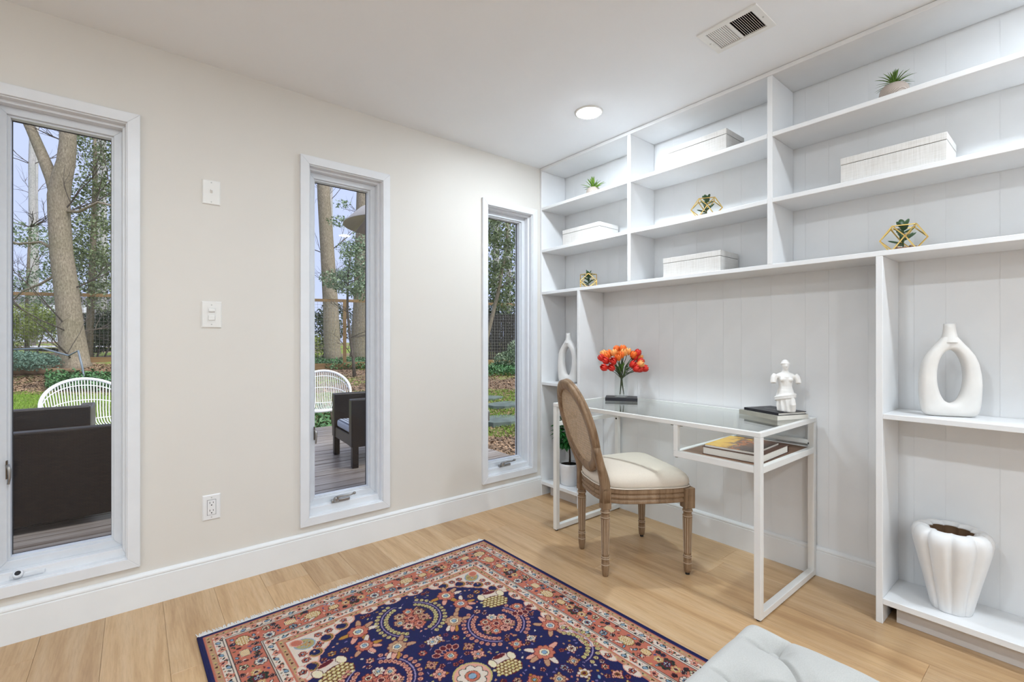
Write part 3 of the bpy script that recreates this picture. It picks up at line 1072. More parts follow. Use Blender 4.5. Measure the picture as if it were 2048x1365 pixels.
# ------------------------------------------------------------------ ottoman
ot = thing('ottoman', 'pale cream button-tufted ottoman bench at the rug corner', 'ottoman', (-1.132, -2.022, 0.0092), math.radians(1.0))
OW, OD, OH = 0.86, 0.55, 0.430      # extends to -x and -y from its corner
BUT = []
for r in range(5):
    yy = -0.085 - r * 0.095
    xo = 0.0 if r % 2 == 0 else 0.080
    for c in range(6):
        xx = -0.066 - xo - c * 0.160
        if -OW + 0.05 < xx < -0.05 and yy > -OD + 0.05:
            BUT.append((xx, yy))


def seg_d(px, py, ax, ay, bx, by):
    dx, dy = bx - ax, by - ay
    t = np.clip(((px - ax) * dx + (py - ay) * dy) / (dx * dx + dy * dy), 0, 1)
    return np.hypot(px - ax - t * dx, py - ay - t * dy)


nx_, ny_ = 400, 256
gx = np.linspace(0, 1, nx_)
gy = np.linspace(0, 1, ny_)
U, V = np.meshgrid(gx, gy, indexing='ij')
PX, PY = -U * OW, -V * OD
edge = np.minimum(np.minimum(-PX, OW + PX), np.minimum(-PY, OD + PY))
R = 0.032
ex = np.clip(R - np.minimum(-PX, OW + PX), 0, R)
ey = np.clip(R - np.minimum(-PY, OD + PY), 0, R)
dd = np.clip(np.hypot(ex, ey), 0, R)
Z = OH - R + np.sqrt(np.maximum(R * R - dd * dd, 0)) + 0.012 * np.clip(edge / 0.2, 0, 1)
pl = np.full(PX.shape, 9.0)
pairs = []
for i, a in enumerate(BUT):
    for b in BUT[i + 1:]:
        d = math.hypot(a[0] - b[0], a[1] - b[1])
        if 0.02 < abs(a[1] - b[1]) < 0.11 and d < 0.15:
            pairs.append((a, b))
for a in BUT:
    if a[1] > -0.1:
        pairs += [(a, (a[0] - 0.035, 0.02))]
    if a[0] > -0.1:
        pairs += [(a, (0.02, a[1] - 0.03))]
    if a[0] < -OW + 0.13:
        pairs += [(a, (-OW - 0.02, a[1]))]
    if a[1] < -OD + 0.1:
        pairs += [(a, (a[0], -OD - 0.02))]
for a, b in pairs:
    pl = np.minimum(pl, seg_d(PX, PY, a[0], a[1], b[0], b[1]))
ef = np.clip(edge / 0.06, 0.12, 1)
Z = Z - ef * (0.013 * np.exp(-(pl / 0.0045) ** 2) + 0.012 * np.exp(-(pl / 0.028) ** 2))
bd = np.full(PX.shape, 9.0)
for bx, by in BUT:
    bd = np.minimum(bd, np.hypot(PX - bx, PY - by))
Z = Z - 0.024 * np.exp(-(bd / 0.030) ** 2)
# corner rounding in plan: pull border verts in around the four corners
CR = 0.03
cxp = np.clip(-PX, CR, OW - CR)
cyp = np.clip(-PY, CR, OD - CR)
vx, vy = -PX - cxp, -PY - cyp
cl = np.maximum(np.hypot(vx, vy), 1e-9)
k_ = np.minimum(1, CR / cl)
QX, QY = -(cxp + vx * k_), -(cyp + vy * k_)
top = np.stack([QX, QY, Z], -1).reshape(-1, 3)
idx = np.arange(nx_ * ny_).reshape(nx_, ny_)
quads = np.stack([idx[:-1, :-1], idx[:-1, 1:], idx[1:, 1:], idx[1:, :-1]], -1).reshape(-1, 4)
border = np.concatenate([idx[:, 0], idx[-1, 1:], idx[-2::-1, -1], idx[0, -2:0:-1]])
bot = top[border].copy()
bot[:, 2] = 0.14
nb = len(border)
o0 = len(top)
side = np.stack([border, np.roll(border, -1), o0 + (np.arange(nb) + 1) % nb, o0 + np.arange(nb)], -1)[:, ::-1]
np_obj('upholstered_top', np.concatenate([top, bot]), np.concatenate([quads, side]), 'ottoman_fabric', ot, True)
bt = MB().ell((0, 0, 0), (0.0125, 0.0125, 0.006), 16, 8).mesh('button', 'ottoman_fabric', True)
for bx, by in BUT:
    obj('button', bt, None, ot, loc=(bx, by, OH - 0.0315))
obj('base_board', box(-OW + 0.012, -OD + 0.012, 0.125, -0.012, -0.012, 0.142), 'walnut_veneer', ot)
for lx in (-0.07, -OW + 0.07):
    for ly in (-0.07, -OD + 0.07):
        obj('leg', MB().lathe([(0.014, 0), (0.016, 0.01), (0.025, 0.126)], 16), 'walnut_veneer', ot, True, loc=(lx, ly, 0))

# ------------------------------------------------------------------ rug
RW, RL = 1.363, 2.05
RES = 0.003
NA, NB = int(RW / RES) + 1, int(RL / RES) + 1
AA, BB = np.meshgrid(np.arange(NA) * RW / (NA - 1), np.arange(NB) * RL / (NB - 1), indexing='xy')   # [b, a]
NAVY, IVORY, SALMON, TAN = (25, 28, 80), (224, 208, 192), (196, 112, 90), (190, 146, 114)
PINK, OLIVE, GOLD, MAROON = (224, 162, 142), (196, 178, 112), (184, 134, 58), (92, 20, 34)
BLUE, BLACK, CREAM, GREEN = (134, 162, 184), (32, 22, 34), (232, 218, 186), (40, 66, 48)
IMG = np.zeros((NB, NA, 3))
EDGE = np.minimum(np.minimum(AA, RW - AA), np.minimum(BB, RL - BB))


def band(d0, d1, col):
    IMG[(EDGE >= d0) & (EDGE < d1)] = col


band(0, 9, NAVY)
band(0, 0.014, NAVY)
band(0.014, 0.038, TAN)
band(0.0145, 0.0185, SALMON)
band(0.038, 0.041, SALMON)
band(0.041, 0.068, IVORY)
band(0.068, 0.072, BLACK)
band(0.072, 0.0755, IVORY)
band(0.0755, 0.079, BLACK)
band(0.079, 0.176, SALMON)
band(0.176, 0.180, BLACK)
band(0.180, 0.183, IVORY)
band(0.183, 0.186, BLACK)
band(0.186, 0.217, IVORY)
band(0.217, 0.224, SALMON)
band(0.224, 0.242, TAN)
band(0.242, 0.247, SALMON)


def win(a, b, r):
    i0, i1 = max(0, int((b - r) / RL * (NB - 1))), min(NB, int((b + r) / RL * (NB - 1)) + 2)
    j0, j1 = max(0, int((a - r) / RW * (NA - 1))), min(NA, int((a + r) / RW * (NA - 1)) + 2)
    return (slice(i0, i1), slice(j0, j1)) if i1 > i0 and j1 > j0 else None


def ellp(a, b, ra, rb, ang, col, rim=None, rw=0.003):
    w = win(a, b, max(ra, rb) + rw)
    if not w:
        return
    c, s = math.cos(ang), math.sin(ang)
    da, db = AA[w] - a, BB[w] - b
    p, q = da * c + db * s, -da * s + db * c
    if rim is not None:
        IMG[w][(p / (ra + rw)) ** 2 + (q / (rb + rw)) ** 2 < 1] = rim
    IMG[w][(p / ra) ** 2 + (q / rb) ** 2 < 1] = col


def flower(a, b, r, n, col, rim, mid, eye, ang=0.0, pet=0.42):
    for ring in (0, 1):
        for k in range(n):
            t = ang + 2 * PI * k / n
            x, y = a + math.cos(t) * r * 0.62, b + math.sin(t) * r * 0.62
            if ring == 0:
                ellp(x, y, r * pet + 0.003, r * 0.30 + 0.003, t, rim)
            else:
                ellp(x, y, r * pet, r * 0.30, t, col)
    ellp(a, b, r * 0.50, r * 0.50, 0, mid, rim, 0.002)
    ellp(a, b, r * 0.26, r * 0.26, 0, eye, BLACK, 0.002)


def line(pts, wd, col):
    for (a0, b0), (a1, b1) in zip(pts[:-1], pts[1:]):
        r = math.hypot(a1 - a0, b1 - b0) / 2 + wd
        w = win((a0 + a1) / 2, (b0 + b1) / 2, r)
        if w:
            IMG[w][seg_d(AA[w], BB[w], a0, b0, a1 + 1e-7, b1) < wd] = col


def leaf(a, b, l, wd, ang, col, rim=None):
    ellp(a + math.cos(ang) * l / 2, b + math.sin(ang) * l / 2, l / 2, wd, ang, col, rim, 0.0025)


rr = random.Random(5)


def around(dist, step):
    """evenly spaced stations along a rectangle inset by dist: (a, b, direction)"""
    out = []
    for (a0, b0), (a1, b1) in (((dist, dist), (RW - dist, dist)), ((RW - dist, dist), (RW - dist, RL - dist)), ((RW - dist, RL - dist), (dist, RL - dist)), ((dist, RL - dist), (dist, dist))):
        L = math.hypot(a1 - a0, b1 - b0)
        n = max(1, round(L / step))
        for k in range(n):
            out.append((a0 + (a1 - a0) * k / n, b0 + (b1 - b0) * k / n, math.atan2(b1 - b0, a1 - a0), k))
    return out


# narrow tan bands: tiny dark rosettes and pale flecks
for dist in (0.028, 0.233):
    for a, b, an, k in around(dist, 0.030):
        if k % 2:
            ellp(a, b, 0.0062, 0.0045, an, MAROON, OLIVE, 0.0025)
        else:
            ellp(a, b, 0.007, 0.0032, an + 0.6, OLIVE)
            ellp(a + math.cos(an) * 0.008, b + math.sin(an) * 0.008, 0.004, 0.0026, an - 0.7, GREEN)
# ivory guard bands: a running vine with pink flowers and dark leaves
for dist in (0.0545, 0.2015):
    for a, b, an, k in around(dist, 0.0175):
        nx, ny = -math.sin(an), math.cos(an)
        o = 0.0055 * math.sin(k * 1.7)
        a1, b1 = a + nx * o, b + ny * o
        m = k % 5
        if m == 0:
            flower(a1, b1, 0.0115, 5, PINK, SALMON, CREAM, MAROON, k)
        elif m in (1, 3):
            leaf(a1, b1, 0.015, 0.0035, an + (0.7 if k % 2 else -0.7), BLACK)
            ellp(a - nx * 0.008, b - ny * 0.008, 0.004, 0.003, 0, SALMON)
        elif m == 2:
            ellp(a1, b1, 0.0085, 0.0055, an + 0.5, BLUE, BLACK, 0.0025)
            ellp(a - nx * 0.009, b - ny * 0.009, 0.0035, 0.0035, 0, GREEN)
        else:
            leaf(a1, b1, 0.013, 0.004, an + 0.4, GREEN, BLACK)
            leaf(a1, b1, 0.010, 0.003, an + 2.2, PINK)
# main border: vases, pinecones, palmettes
for a, b, an, k in around(0.1275, 0.086):
    nx, ny = -math.sin(an), math.cos(an)
    tx, ty = math.cos(an), math.sin(an)
    m = k % 5
    for q in range(7):
        u, v = rr.uniform(-0.04, 0.04), rr.uniform(-0.040, 0.040)
        c = rr.choice([BLUE, GREEN, IVORY, PINK, BLACK, (60, 70, 120)])
        leaf(a + tx * u + nx * v, b + ty * u + ny * v, 0.014, 0.0036, rr.uniform(0, 6.28), c, BLACK if c in (BLUE, IVORY) else None)
    if m == 0:
        ellp(a, b, 0.030, 0.024, an, OLIVE, MAROON, 0.003)
        for u in range(-3, 4):
            for v in range(-2, 3):
                if (u / 3.6) ** 2 + (v / 2.8) ** 2 < 1:
                    x, y = u * 0.0082 + (v % 2) * 0.004, v * 0.0082
                    ellp(a + tx * x + nx * y, b + ty * x + ny * y, 0.0032, 0.0032, 0, CREAM, GOLD, 0.0015)
        leaf(a + nx * 0.022, b + ny * 0.022, 0.03, 0.005, an + 0.4, IVORY, BLACK)
    elif m == 1:
        ellp(a - nx * 0.008, b - ny * 0.008, 0.021, 0.015, an, (206, 160, 92), BLACK, 0.0025)
        for u in range(-3, 4):
            line([(a - nx * 0.022 + tx * u * 0.006, b - ny * 0.022 + ty * u * 0.006), (a + nx * 0.005 + tx * u * 0.006, b + ny * 0.005 + ty * u * 0.006)], 0.0014, CREAM)
        flower(a + nx * 0.030, b + ny * 0.030, 0.014, 6, BLUE, BLACK, CREAM, NAVY, 0.3)
    elif m == 2:
        flower(a + nx * 0.026, b + ny * 0.026, 0.020, 8, IVORY, BLACK, BLUE, MAROON, an)
        flower(a - nx * 0.028, b - ny * 0.028, 0.014, 5, CREAM, GREEN, PINK, MAROON, an)
    elif m == 3:
        for t_, rr_, cc in ((0, 0.030, BLACK), (0, 0.022, MAROON)):
            flower(a, b, rr_, 7, cc, GREEN, BLACK, BLUE, an)
        for s in (-1, 1):
            flower(a + tx * 0.034 * s, b + ty * 0.034 * s + 0.0, 0.017, 6, OLIVE, SALMON, CREAM, MAROON, an)
        flower(a, b, 0.012, 6, BLUE, MAROON, CREAM, NAVY, an)
    else:
        ellp(a, b, 0.020, 0.016, an, (206, 160, 92), BLACK, 0.0025)
        for u in range(-2, 3):
            for v in range(-1, 2):
                ellp(a + tx * u * 0.0075 + nx * v * 0.0085, b + ty * u * 0.0075 + ny * v * 0.0085, 0.0026, 0.0026, 0, CREAM)
        flower(a + nx * 0.031, b + ny * 0.031, 0.013, 5, PINK, MAROON, CREAM, BLUE, an)
        flower(a - nx * 0.032, b - ny * 0.032, 0.012, 5, BLUE, IVORY, CREAM, NAVY, an)
# scalloped ivory corners of the field
FI = 0.247
for ca, cb, sa, sb in ((FI, FI, 1, 1), (RW - FI, FI, -1, 1), (FI, RL - FI, 1, -1), (RW - FI, RL - FI, -1, -1)):
    pat = [(0.055, 0.055, 0.085), (0.15, 0.022, 0.048), (0.022, 0.15, 0.048), (0.225, 0.006, 0.030), (0.006, 0.225, 0.030)]
    ins = EDGE > FI
    for lay, col in ((0.006, PINK), (0.0, IVORY)):
        for p, q, r in pat:
            mk = (np.hypot(AA - ca - sa * p, BB - cb - sb * q) < r + lay) & ins
            IMG[mk] = col
    for p, q, r, col, rim in ((0.052, 0.052, 0.036, (176, 160, 104), BLUE), (0.030, 0.030, 0.020, SALMON, PINK)):
        ellp(ca + sa * p, cb + sb * q, r, r * 0.8, PI / 4 * sa * sb, col, rim, 0.005)
    for u in range(-3, 4):
        for v in range(-2, 3):
            if u * u / 9 + v * v / 5 < 1:
                ellp(ca + sa * (0.055 + u * 0.0075), cb + sb * (0.055 + v * 0.0085), 0.0027, 0.0027, 0, rr.choice([GOLD, BLUE, MAROON, SALMON]))
    for p, q in ((0.10, 0.085), (0.085, 0.10), (0.15, 0.03), (0.03, 0.15), (0.11, 0.03), (0.03, 0.11), (0.19, 0.02), (0.02, 0.19)):
        flower(ca + sa * p, cb + sb * q, 0.013, 6, SALMON, MAROON, PINK, BLUE, p * 20)
    for p, q in ((0.13, 0.07), (0.07, 0.13), (0.20, 0.035), (0.035, 0.20)):
        x, y = ca + sa * p, cb + sb * q
        ellp(x, y, 0.023, 0.023, 0, NAVY, PINK, 0.006)
        pts = [(x + 0.020 * math.cos(z), y + 0.020 * math.sin(z)) for z in np.linspace(0.4, 4.2, 12)]
        line(pts, 0.004, GOLD)
        line(pts, 0.0015, GREEN)
# scalloped pink border along the field edges
for a, b, an, k in around(FI + 0.002, 0.105):
    if min(a, RW - a) < FI + 0.2 and min(b, RL - b) < FI + 0.2:
        continue
    ellp(a, b, 0.034, 0.015, an, IVORY, PINK, 0.004)
    flower(a, b, 0.012, 5, SALMON, MAROON, CREAM, BLUE, k)


def spray(a, b, r, start, sweep, bead, core, n=15):
    """curved branch with a double row of bead flowers"""
    mid = [(a + r * math.cos(start + sweep * z), b + r * math.sin(start + sweep * z)) for z in np.linspace(0, 1, 30)]
    line(mid, 0.0022, (160, 140, 176))
    for k in range(n):
        z = start + sweep * (k + 0.5) / n
        for off in (-0.018, 0.018):
            x, y = a + (r + off) * math.cos(z), b + (r + off) * math.sin(z)
            ellp(x, y, 0.0088, 0.0078, z, bead, MAROON, 0.0022)
            ellp(x, y, 0.0034, 0.0034, 0, core, MAROON, 0.0014)


def bouquet(a, b, s=1.0, seed=0):
    q = random.Random(seed)
    for k in range(9):
        t_ = q.uniform(0, 6.28)
        leaf(a, b, 0.075 * s, 0.008 * s, t_, q.choice([TAN, PINK, OLIVE, GREEN]), MAROON)
    for k in range(7):
        t_ = 2 * PI * k / 7
        flower(a + 0.046 * s * math.cos(t_), b + 0.046 * s * math.sin(t_), 0.021 * s, 7, q.choice([SALMON, PINK, IVORY, TAN]), MAROON, q.choice([CREAM, PINK]), q.choice([BLUE, MAROON]), t_)
    flower(a, b, 0.027 * s, 6, SALMON, MAROON, PINK, MAROON, 0.2)


def pine(a, b, s, ang):
    c, sn = math.cos(ang), math.sin(ang)
    P = lambda u, v: (a + s * (u * c - v * sn), b + s * (u * sn + v * c))
    x, y = P(0, -0.026)
    ellp(x, y, 0.050 * s, 0.030 * s, ang, IVORY, BLACK, 0.003)
    for u in (-0.040, 0.040):
        x, y = P(u, -0.030)
        ellp(x, y, 0.013 * s, 0.020 * s, ang, CREAM, MAROON, 0.003)
    x, y = P(0, -0.050)
    ellp(x, y, 0.026 * s, 0.009 * s, ang, MAROON, PINK, 0.002)
    x, y = P(0, 0.016)
    ellp(x, y, 0.050 * s, 0.038 * s, ang, MAROON)
    for u in range(-3, 4):
        for v in range(-2, 3):
            if (u / 3.4) ** 2 + (v / 2.7) ** 2 < 1:
                x, y = P(u * 0.0145 + (v % 2) * 0.007, 0.016 + v * 0.0135)
                ellp(x, y, 0.0066 * s, 0.0060 * s, ang, OLIVE)
                ellp(x, y, 0.0028 * s, 0.0028 * s, 0, CREAM)


def tulips(a, b, ang):
    for k in range(5):
        t_ = ang - 0.9 + 0.45 * k
        x, y = a + 0.052 * math.cos(t_), b + 0.052 * math.sin(t_)
        line([(a, b), (x, y)], 0.0015, PINK)
        ellp(x, y, 0.013, 0.010, t_, MAROON, PINK, 0.0025)
    flower(a, b, 0.024, 9, SALMON, MAROON, CREAM, BLUE, ang)


def big(a, b, s, seed):
    q = random.Random(seed)
    for k in range(6):
        t_ = q.uniform(0, 6.28)
        leaf(a + 0.02 * math.cos(t_), b + 0.02 * math.sin(t_), 0.050 * s, 0.009 * s, t_, q.choice([PINK, TAN, IVORY, GOLD]), MAROON)
    flower(a, b, 0.034 * s, 9, q.choice([PINK, SALMON, TAN]), MAROON, q.choice([IVORY, CREAM]), BLUE, q.random())


MA = RW / 2
items = []


def both(fn):
    fn(1)
    fn(-1)


for b0 in (0.415, 1.235):
    for s in (1, -1):
        spray(MA, b0, 0.118, -1.35 if s == 1 else PI - 1.35, 2.35, (206, 200, 140), OLIVE, 14)
    bouquet(MA, b0, 1.1, 3)
    pine(MA + 0.345, b0 + 0.105, 1.15, 0.25)
    pine(MA - 0.345, b0 + 0.105, 1.15, -0.25)
    for s in (1, -1):
        spray(MA + s * 0.245, b0 + 0.25, 0.112, (-1.25 if s < 0 else PI - 1.1), 2.35, PINK, SALMON, 13)
        spray(MA + s * 0.245, b0 + 0.25, 0.112, (PI - 1.25 if s < 0 else -1.1), 1.9, PINK, SALMON, 11)
        bouquet(MA + s * 0.245, b0 + 0.25, 1.0, 7)
        big(MA + s * 0.125, b0 + 0.125, 1.0, 11)
        big(MA + s * 0.20, b0 - 0.055, 1.1, 12)
        big(MA + s * 0.40, b0 + 0.40, 1.0, 13)
        big(MA + s * 0.215, b0 + 0.04, 0.9, 14)
        tulips(MA + s * 0.385, b0 + 0.215, PI / 2)
        pine(MA + s * 0.125, b0 + 0.46, 1.0, 0.1 * s)
        spray(MA + s * 0.35, b0 + 0.53, 0.10, -PI / 2 if s > 0 else PI / 2, PI * 0.8, (206, 200, 140), OLIVE, 11)
        big(MA + s * 0.27, b0 + 0.50, 1.1, 15)
    tulips(MA, b0 + 0.295, -PI / 2)
    ellp(MA, b0 + 0.43, 0.062, 0.062, 0, PINK, OLIVE, 0.006)
    flower(MA, b0 + 0.43, 0.050, 8, IVORY, GREEN, SALMON, BLUE, 0.4)
# fill what is still plain navy with small blossoms, leaves and vines
navy = np.array(NAVY)
pr = random.Random(21)
for rad_, tries in ((0.030, 900), (0.024, 1200)):
    for _ in range(tries):
        a, b = pr.uniform(FI + 0.03, RW / 2), pr.uniform(FI + 0.03, RL - FI - 0.03)
        w = win(a, b, rad_)
        w2 = win(RW - a, b, rad_)
        if (np.abs(IMG[w] - navy).sum(-1) > 1).any() or (np.abs(IMG[w2] - navy).sum(-1) > 1).any():
            continue
        an, sd = pr.uniform(0, 6.28), pr.randint(0, 999)
        c1, c2, c3 = pr.choice([PINK, TAN, IVORY, SALMON]), pr.choice([CREAM, PINK, GOLD]), pr.choice([BLUE, MAROON])
        for ax, an2 in ((a, an), (RW - a, PI - an)):
            for k in range(4):
                leaf(ax, b, rad_ * 1.05, 0.0055, an2 + k * 1.57, [TAN, GOLD, PINK, OLIVE][(k + sd) % 4], MAROON)
            flower(ax, b, rad_ * 0.72, 7, c1, MAROON, c2, c3, an2)
for _ in range(2600):
    a, b = pr.uniform(FI + 0.02, RW / 2), pr.uniform(FI + 0.02, RL - FI - 0.02)
    w = win(a, b, 0.019)
    w2 = win(RW - a, b, 0.019)
    if (np.abs(IMG[w] - navy).sum(-1) > 1).any() or (np.abs(IMG[w2] - navy).sum(-1) > 1).any():
        continue
    kind = pr.random()
    col = pr.choice([PINK, TAN, GOLD, SALMON, IVORY, BLUE])
    an = pr.uniform(0, 6.28)
    for sg, ax in ((1, a), (-1, RW - a)):
        an2 = an if sg == 1 else PI - an
        if kind < 0.35:
            flower(ax, b, 0.0135, 6, col, MAROON, CREAM, MAROON, an2)
        elif kind < 0.8:
            leaf(ax, b, 0.018, 0.005, an2, col, MAROON if kind < 0.6 else None)
        else:
            line([(ax, b), (ax + 0.012 * math.cos(an2), b + 0.012 * math.sin(an2)), (ax + 0.016 * math.cos(an2 + 0.5), b + 0.016 * math.sin(an2 + 0.5))], 0.0014, (150, 132, 170))

# finer fill in the field and the main border
for _ in range(5200):
    a, b = pr.uniform(FI + 0.012, RW / 2), pr.uniform(FI + 0.012, RL - FI - 0.012)
    w = win(a, b, 0.0075)
    w2 = win(RW - a, b, 0.0075)
    if (np.abs(IMG[w] - navy).sum(-1) > 1).any() or (np.abs(IMG[w2] - navy).sum(-1) > 1).any():
        continue
    if pr.random() < 0.35:
        continue
    col = pr.choice([PINK, TAN, GOLD, SALMON, IVORY, OLIVE, (120, 110, 160)])
    an = pr.uniform(0, 6.28)
    kind = pr.random()
    for ax, an2 in ((a, an), (RW - a, PI - an)):
        if kind < 0.3:
            flower(ax, b, 0.0085, 5, col, MAROON, CREAM, MAROON, an2)
        elif kind < 0.75:
            leaf(ax, b, 0.011, 0.0034, an2, col)
        else:
            line([(ax, b), (ax + 0.010 * math.cos(an2), b + 0.010 * math.sin(an2))], 0.0013, (150, 132, 170))
sal = np.array(SALMON)
for _ in range(6000):
    d = pr.uniform(0.084, 0.171)
    side = pr.random() * 2 * (RW + RL)
    if side < RW:
        a, b = side, d
    elif side < RW + RL:
        a, b = RW - d, side - RW
    elif side < 2 * RW + RL:
        a, b = side - RW - RL, RL - d
    else:
        a, b = d, side - 2 * RW - RL
    w = win(a, b, 0.006)
    if not w or (np.abs(IMG[w] - sal).sum(-1) > 1).any() or pr.random() < 0.3:
        continue
    col = pr.choice([IVORY, IVORY, PINK, (60, 70, 120), BLUE, OLIVE, GREEN, MAROON])
    an = pr.uniform(0, 6.28)
    if pr.random() < 0.4:
        flower(a, b, 0.0085, 5, col, BLACK, CREAM, MAROON, an)
    else:
        leaf(a, b, 0.013, 0.0036, an, col, BLACK if pr.random() < 0.5 else None)

rug = thing('area_rug', 'navy and salmon floral oriental rug with white fringe on the oak floor', 'rug', (-0.794, -0.396, 0), 0)
ua = Vector((-0.99976, -0.022, 0))
ub = Vector((0.022, -0.99976, 0))
rz = 0.0075 + 0.0012 * np.sin(AA * 9 + BB * 4) * np.sin(BB * 7)
vx = ua.x * AA + ub.x * BB
vy = ua.y * AA + ub.y * BB
verts = np.stack([vx, vy, rz], -1).reshape(-1, 3)
idx = np.arange(NA * NB).reshape(NB, NA)
quads = np.stack([idx[:-1, :-1], idx[:-1, 1:], idx[1:, 1:], idx[1:, :-1]], -1).reshape(-1, 4)
pile = np_obj('pile', verts, quads, 'rug_pile', rug, True)
srgb = IMG.reshape(-1, 3) / 255.0
srgb = np.clip(srgb + np.random.RandomState(2).normal(0, 0.018, srgb.shape), 0, 1)
linc = np.where(srgb <= 0.04045, srgb / 12.92, ((srgb + 0.055) / 1.055) ** 2.4)
rgba = np.concatenate([linc * 0.80, np.ones((len(linc), 1))], 1).astype(np.float32)
att = pile.data.color_attributes.new('knots', 'FLOAT_COLOR', 'POINT')
att.data.foreach_set('color', rgba.ravel())


def rp(a, b, z):
    return ua * a + ub * b + Vector((0, 0, z))


for a in (0.0, RW):
    obj('selvage', MB().tube([rp(a, RL * k / 30, 0.005 + 0.0003 * math.sin(k)) for k in range(31)], 0.0048, 8), 'rug_selvage', rug, True)
fringe = MB()
fr_ = random.Random(8)
for end, sg in ((0.0, -1), (RL, 1)):
    n = 420
    for k in range(n):
        a = RW * (k + 0.5) / n
        l = 0.036 + fr_.uniform(-0.008, 0.006)
        da = fr_.uniform(-0.006, 0.006)
        fringe.tube([rp(a, end, 0.005), rp(a + da * 0.3, end + sg * l * 0.5, 0.0035), rp(a + da, end + sg * l, 0.002)], [0.0022, 0.0023, 0.0012], 4)
fo = obj('fringe', fringe, 'rug_fringe', rug)
fo['kind'] = 'stuff'

# ------------------------------------------------------------------ linen boxes on the shelves
def linen_box(loc, rotz, label):
    t = thing('storage_box', label, 'box', loc, rotz, 'linen storage boxes on the shelves')
    w, d, h = 0.340, 0.195, 0.112
    obj('body', box(0, -w, 0, d, 0, h - 0.030), 'linen', t, bevel=0.002)
    obj('seam', box(0.002, -w + 0.002, h - 0.031, d - 0.002, -0.002, h - 0.0275), 'dark_gap', t)
    obj('lid', box(-0.001, -w - 0.001, h - 0.0285, d + 0.001, 0.001, h), 'linen', t, bevel=0.002)
    return t


linen_box((0.030, -0.205, Z3), 0, 'pale linen storage box on the shelf under the small succulent')
linen_box((0.028, -1.052, Z2), 0, 'pale linen storage box on the top shelf near the ceiling lamp')
linen_box((0.034, -1.018, ZM), 0, 'pale linen storage box on the long shelf above the desk')
linen_box((0.030, -1.892, Z3), 0, 'pale linen storage box beneath the spiky air plant')


# ------------------------------------------------------------------ pots with spiky plants
def blade_mesh(l, w, droop, mat, name='leaf'):
    """tapering curved blade growing along +x from the origin, drooping to -z"""
    n = 7
    mb = MB()
    rings = []
    for i in range(n + 1):
        u = i / n
        x = l * u * (1 - 0.25 * droop * u)
        z = -droop * l * u * u * 0.8
        ww = w * (1 - u) ** 0.75 * (0.75 + 0.9 * u) + 0.0004
        th = w * 0.22 * (1 - u) + 0.0003
        rings.append([(x, -ww, z + ww * 0.35), (x, 0, z - th), (x, ww, z + ww * 0.35), (x, 0, z + th * 0.4)])
    mb.loft(rings)
    return mb.mesh(name, mat, True)


def spiky(name, label, loc, r, hpot, potmat, leafmat, n, l, w, seed, droop_hi, els=(72, 55, 36, 14)):
    t = thing(name, label, 'potted plant', loc)
    pr_ = [(r * 0.62, 0), (r * 0.92, hpot * 0.18), (r, hpot * 0.45), (r * 0.93, hpot * 0.75), (r * 0.72, hpot * 0.97), (r * 0.62, hpot), (r * 0.58, hpot * 0.97), (r * 0.5, hpot * 0.85)]
    obj('pot', MB().lathe(pr_, 36, cap=False), potmat, t, True)
    obj('soil', MB().lathe([(r * 0.6, hpot * 0.88), (0.001, hpot * 0.9)], 20, cap=False), 'soil', t)
    q = random.Random(seed)
    ms = [blade_mesh(l * f, w, d, leafmat) for f, d in ((1.0, 0.1), (0.95, 0.35 * droop_hi), (1.1, 0.7 * droop_hi), (0.85, 1.0 * droop_hi))]
    for k in range(n):
        tier = k % 4
        el = els[tier] + q.uniform(-10, 10)
        az = 2 * PI * k * 0.382 + q.uniform(-0.2, 0.2)
        obj('leaf', ms[tier], None, t, loc=(0, 0, hpot * 0.86), rot=(0, -math.radians(el), az))
    return t


spiky('potted_succulent', 'small bright green succulent in a round stone pot on the left top shelf', (0.100, -0.432, Z2), 0.050, 0.062, 'pattern_pot', 'succulent_leaf', 26, 0.088, 0.0085, 4, 0.3)
spiky('potted_air_plant', 'spiky drooping air plant in a patterned taupe pot on the top shelf', (0.075, -2.066, Z2), 0.050, 0.060, 'pattern_pot', 'air_leaf', 56, 0.070, 0.0038, 9, 1.0, (84, 76, 68, 52))


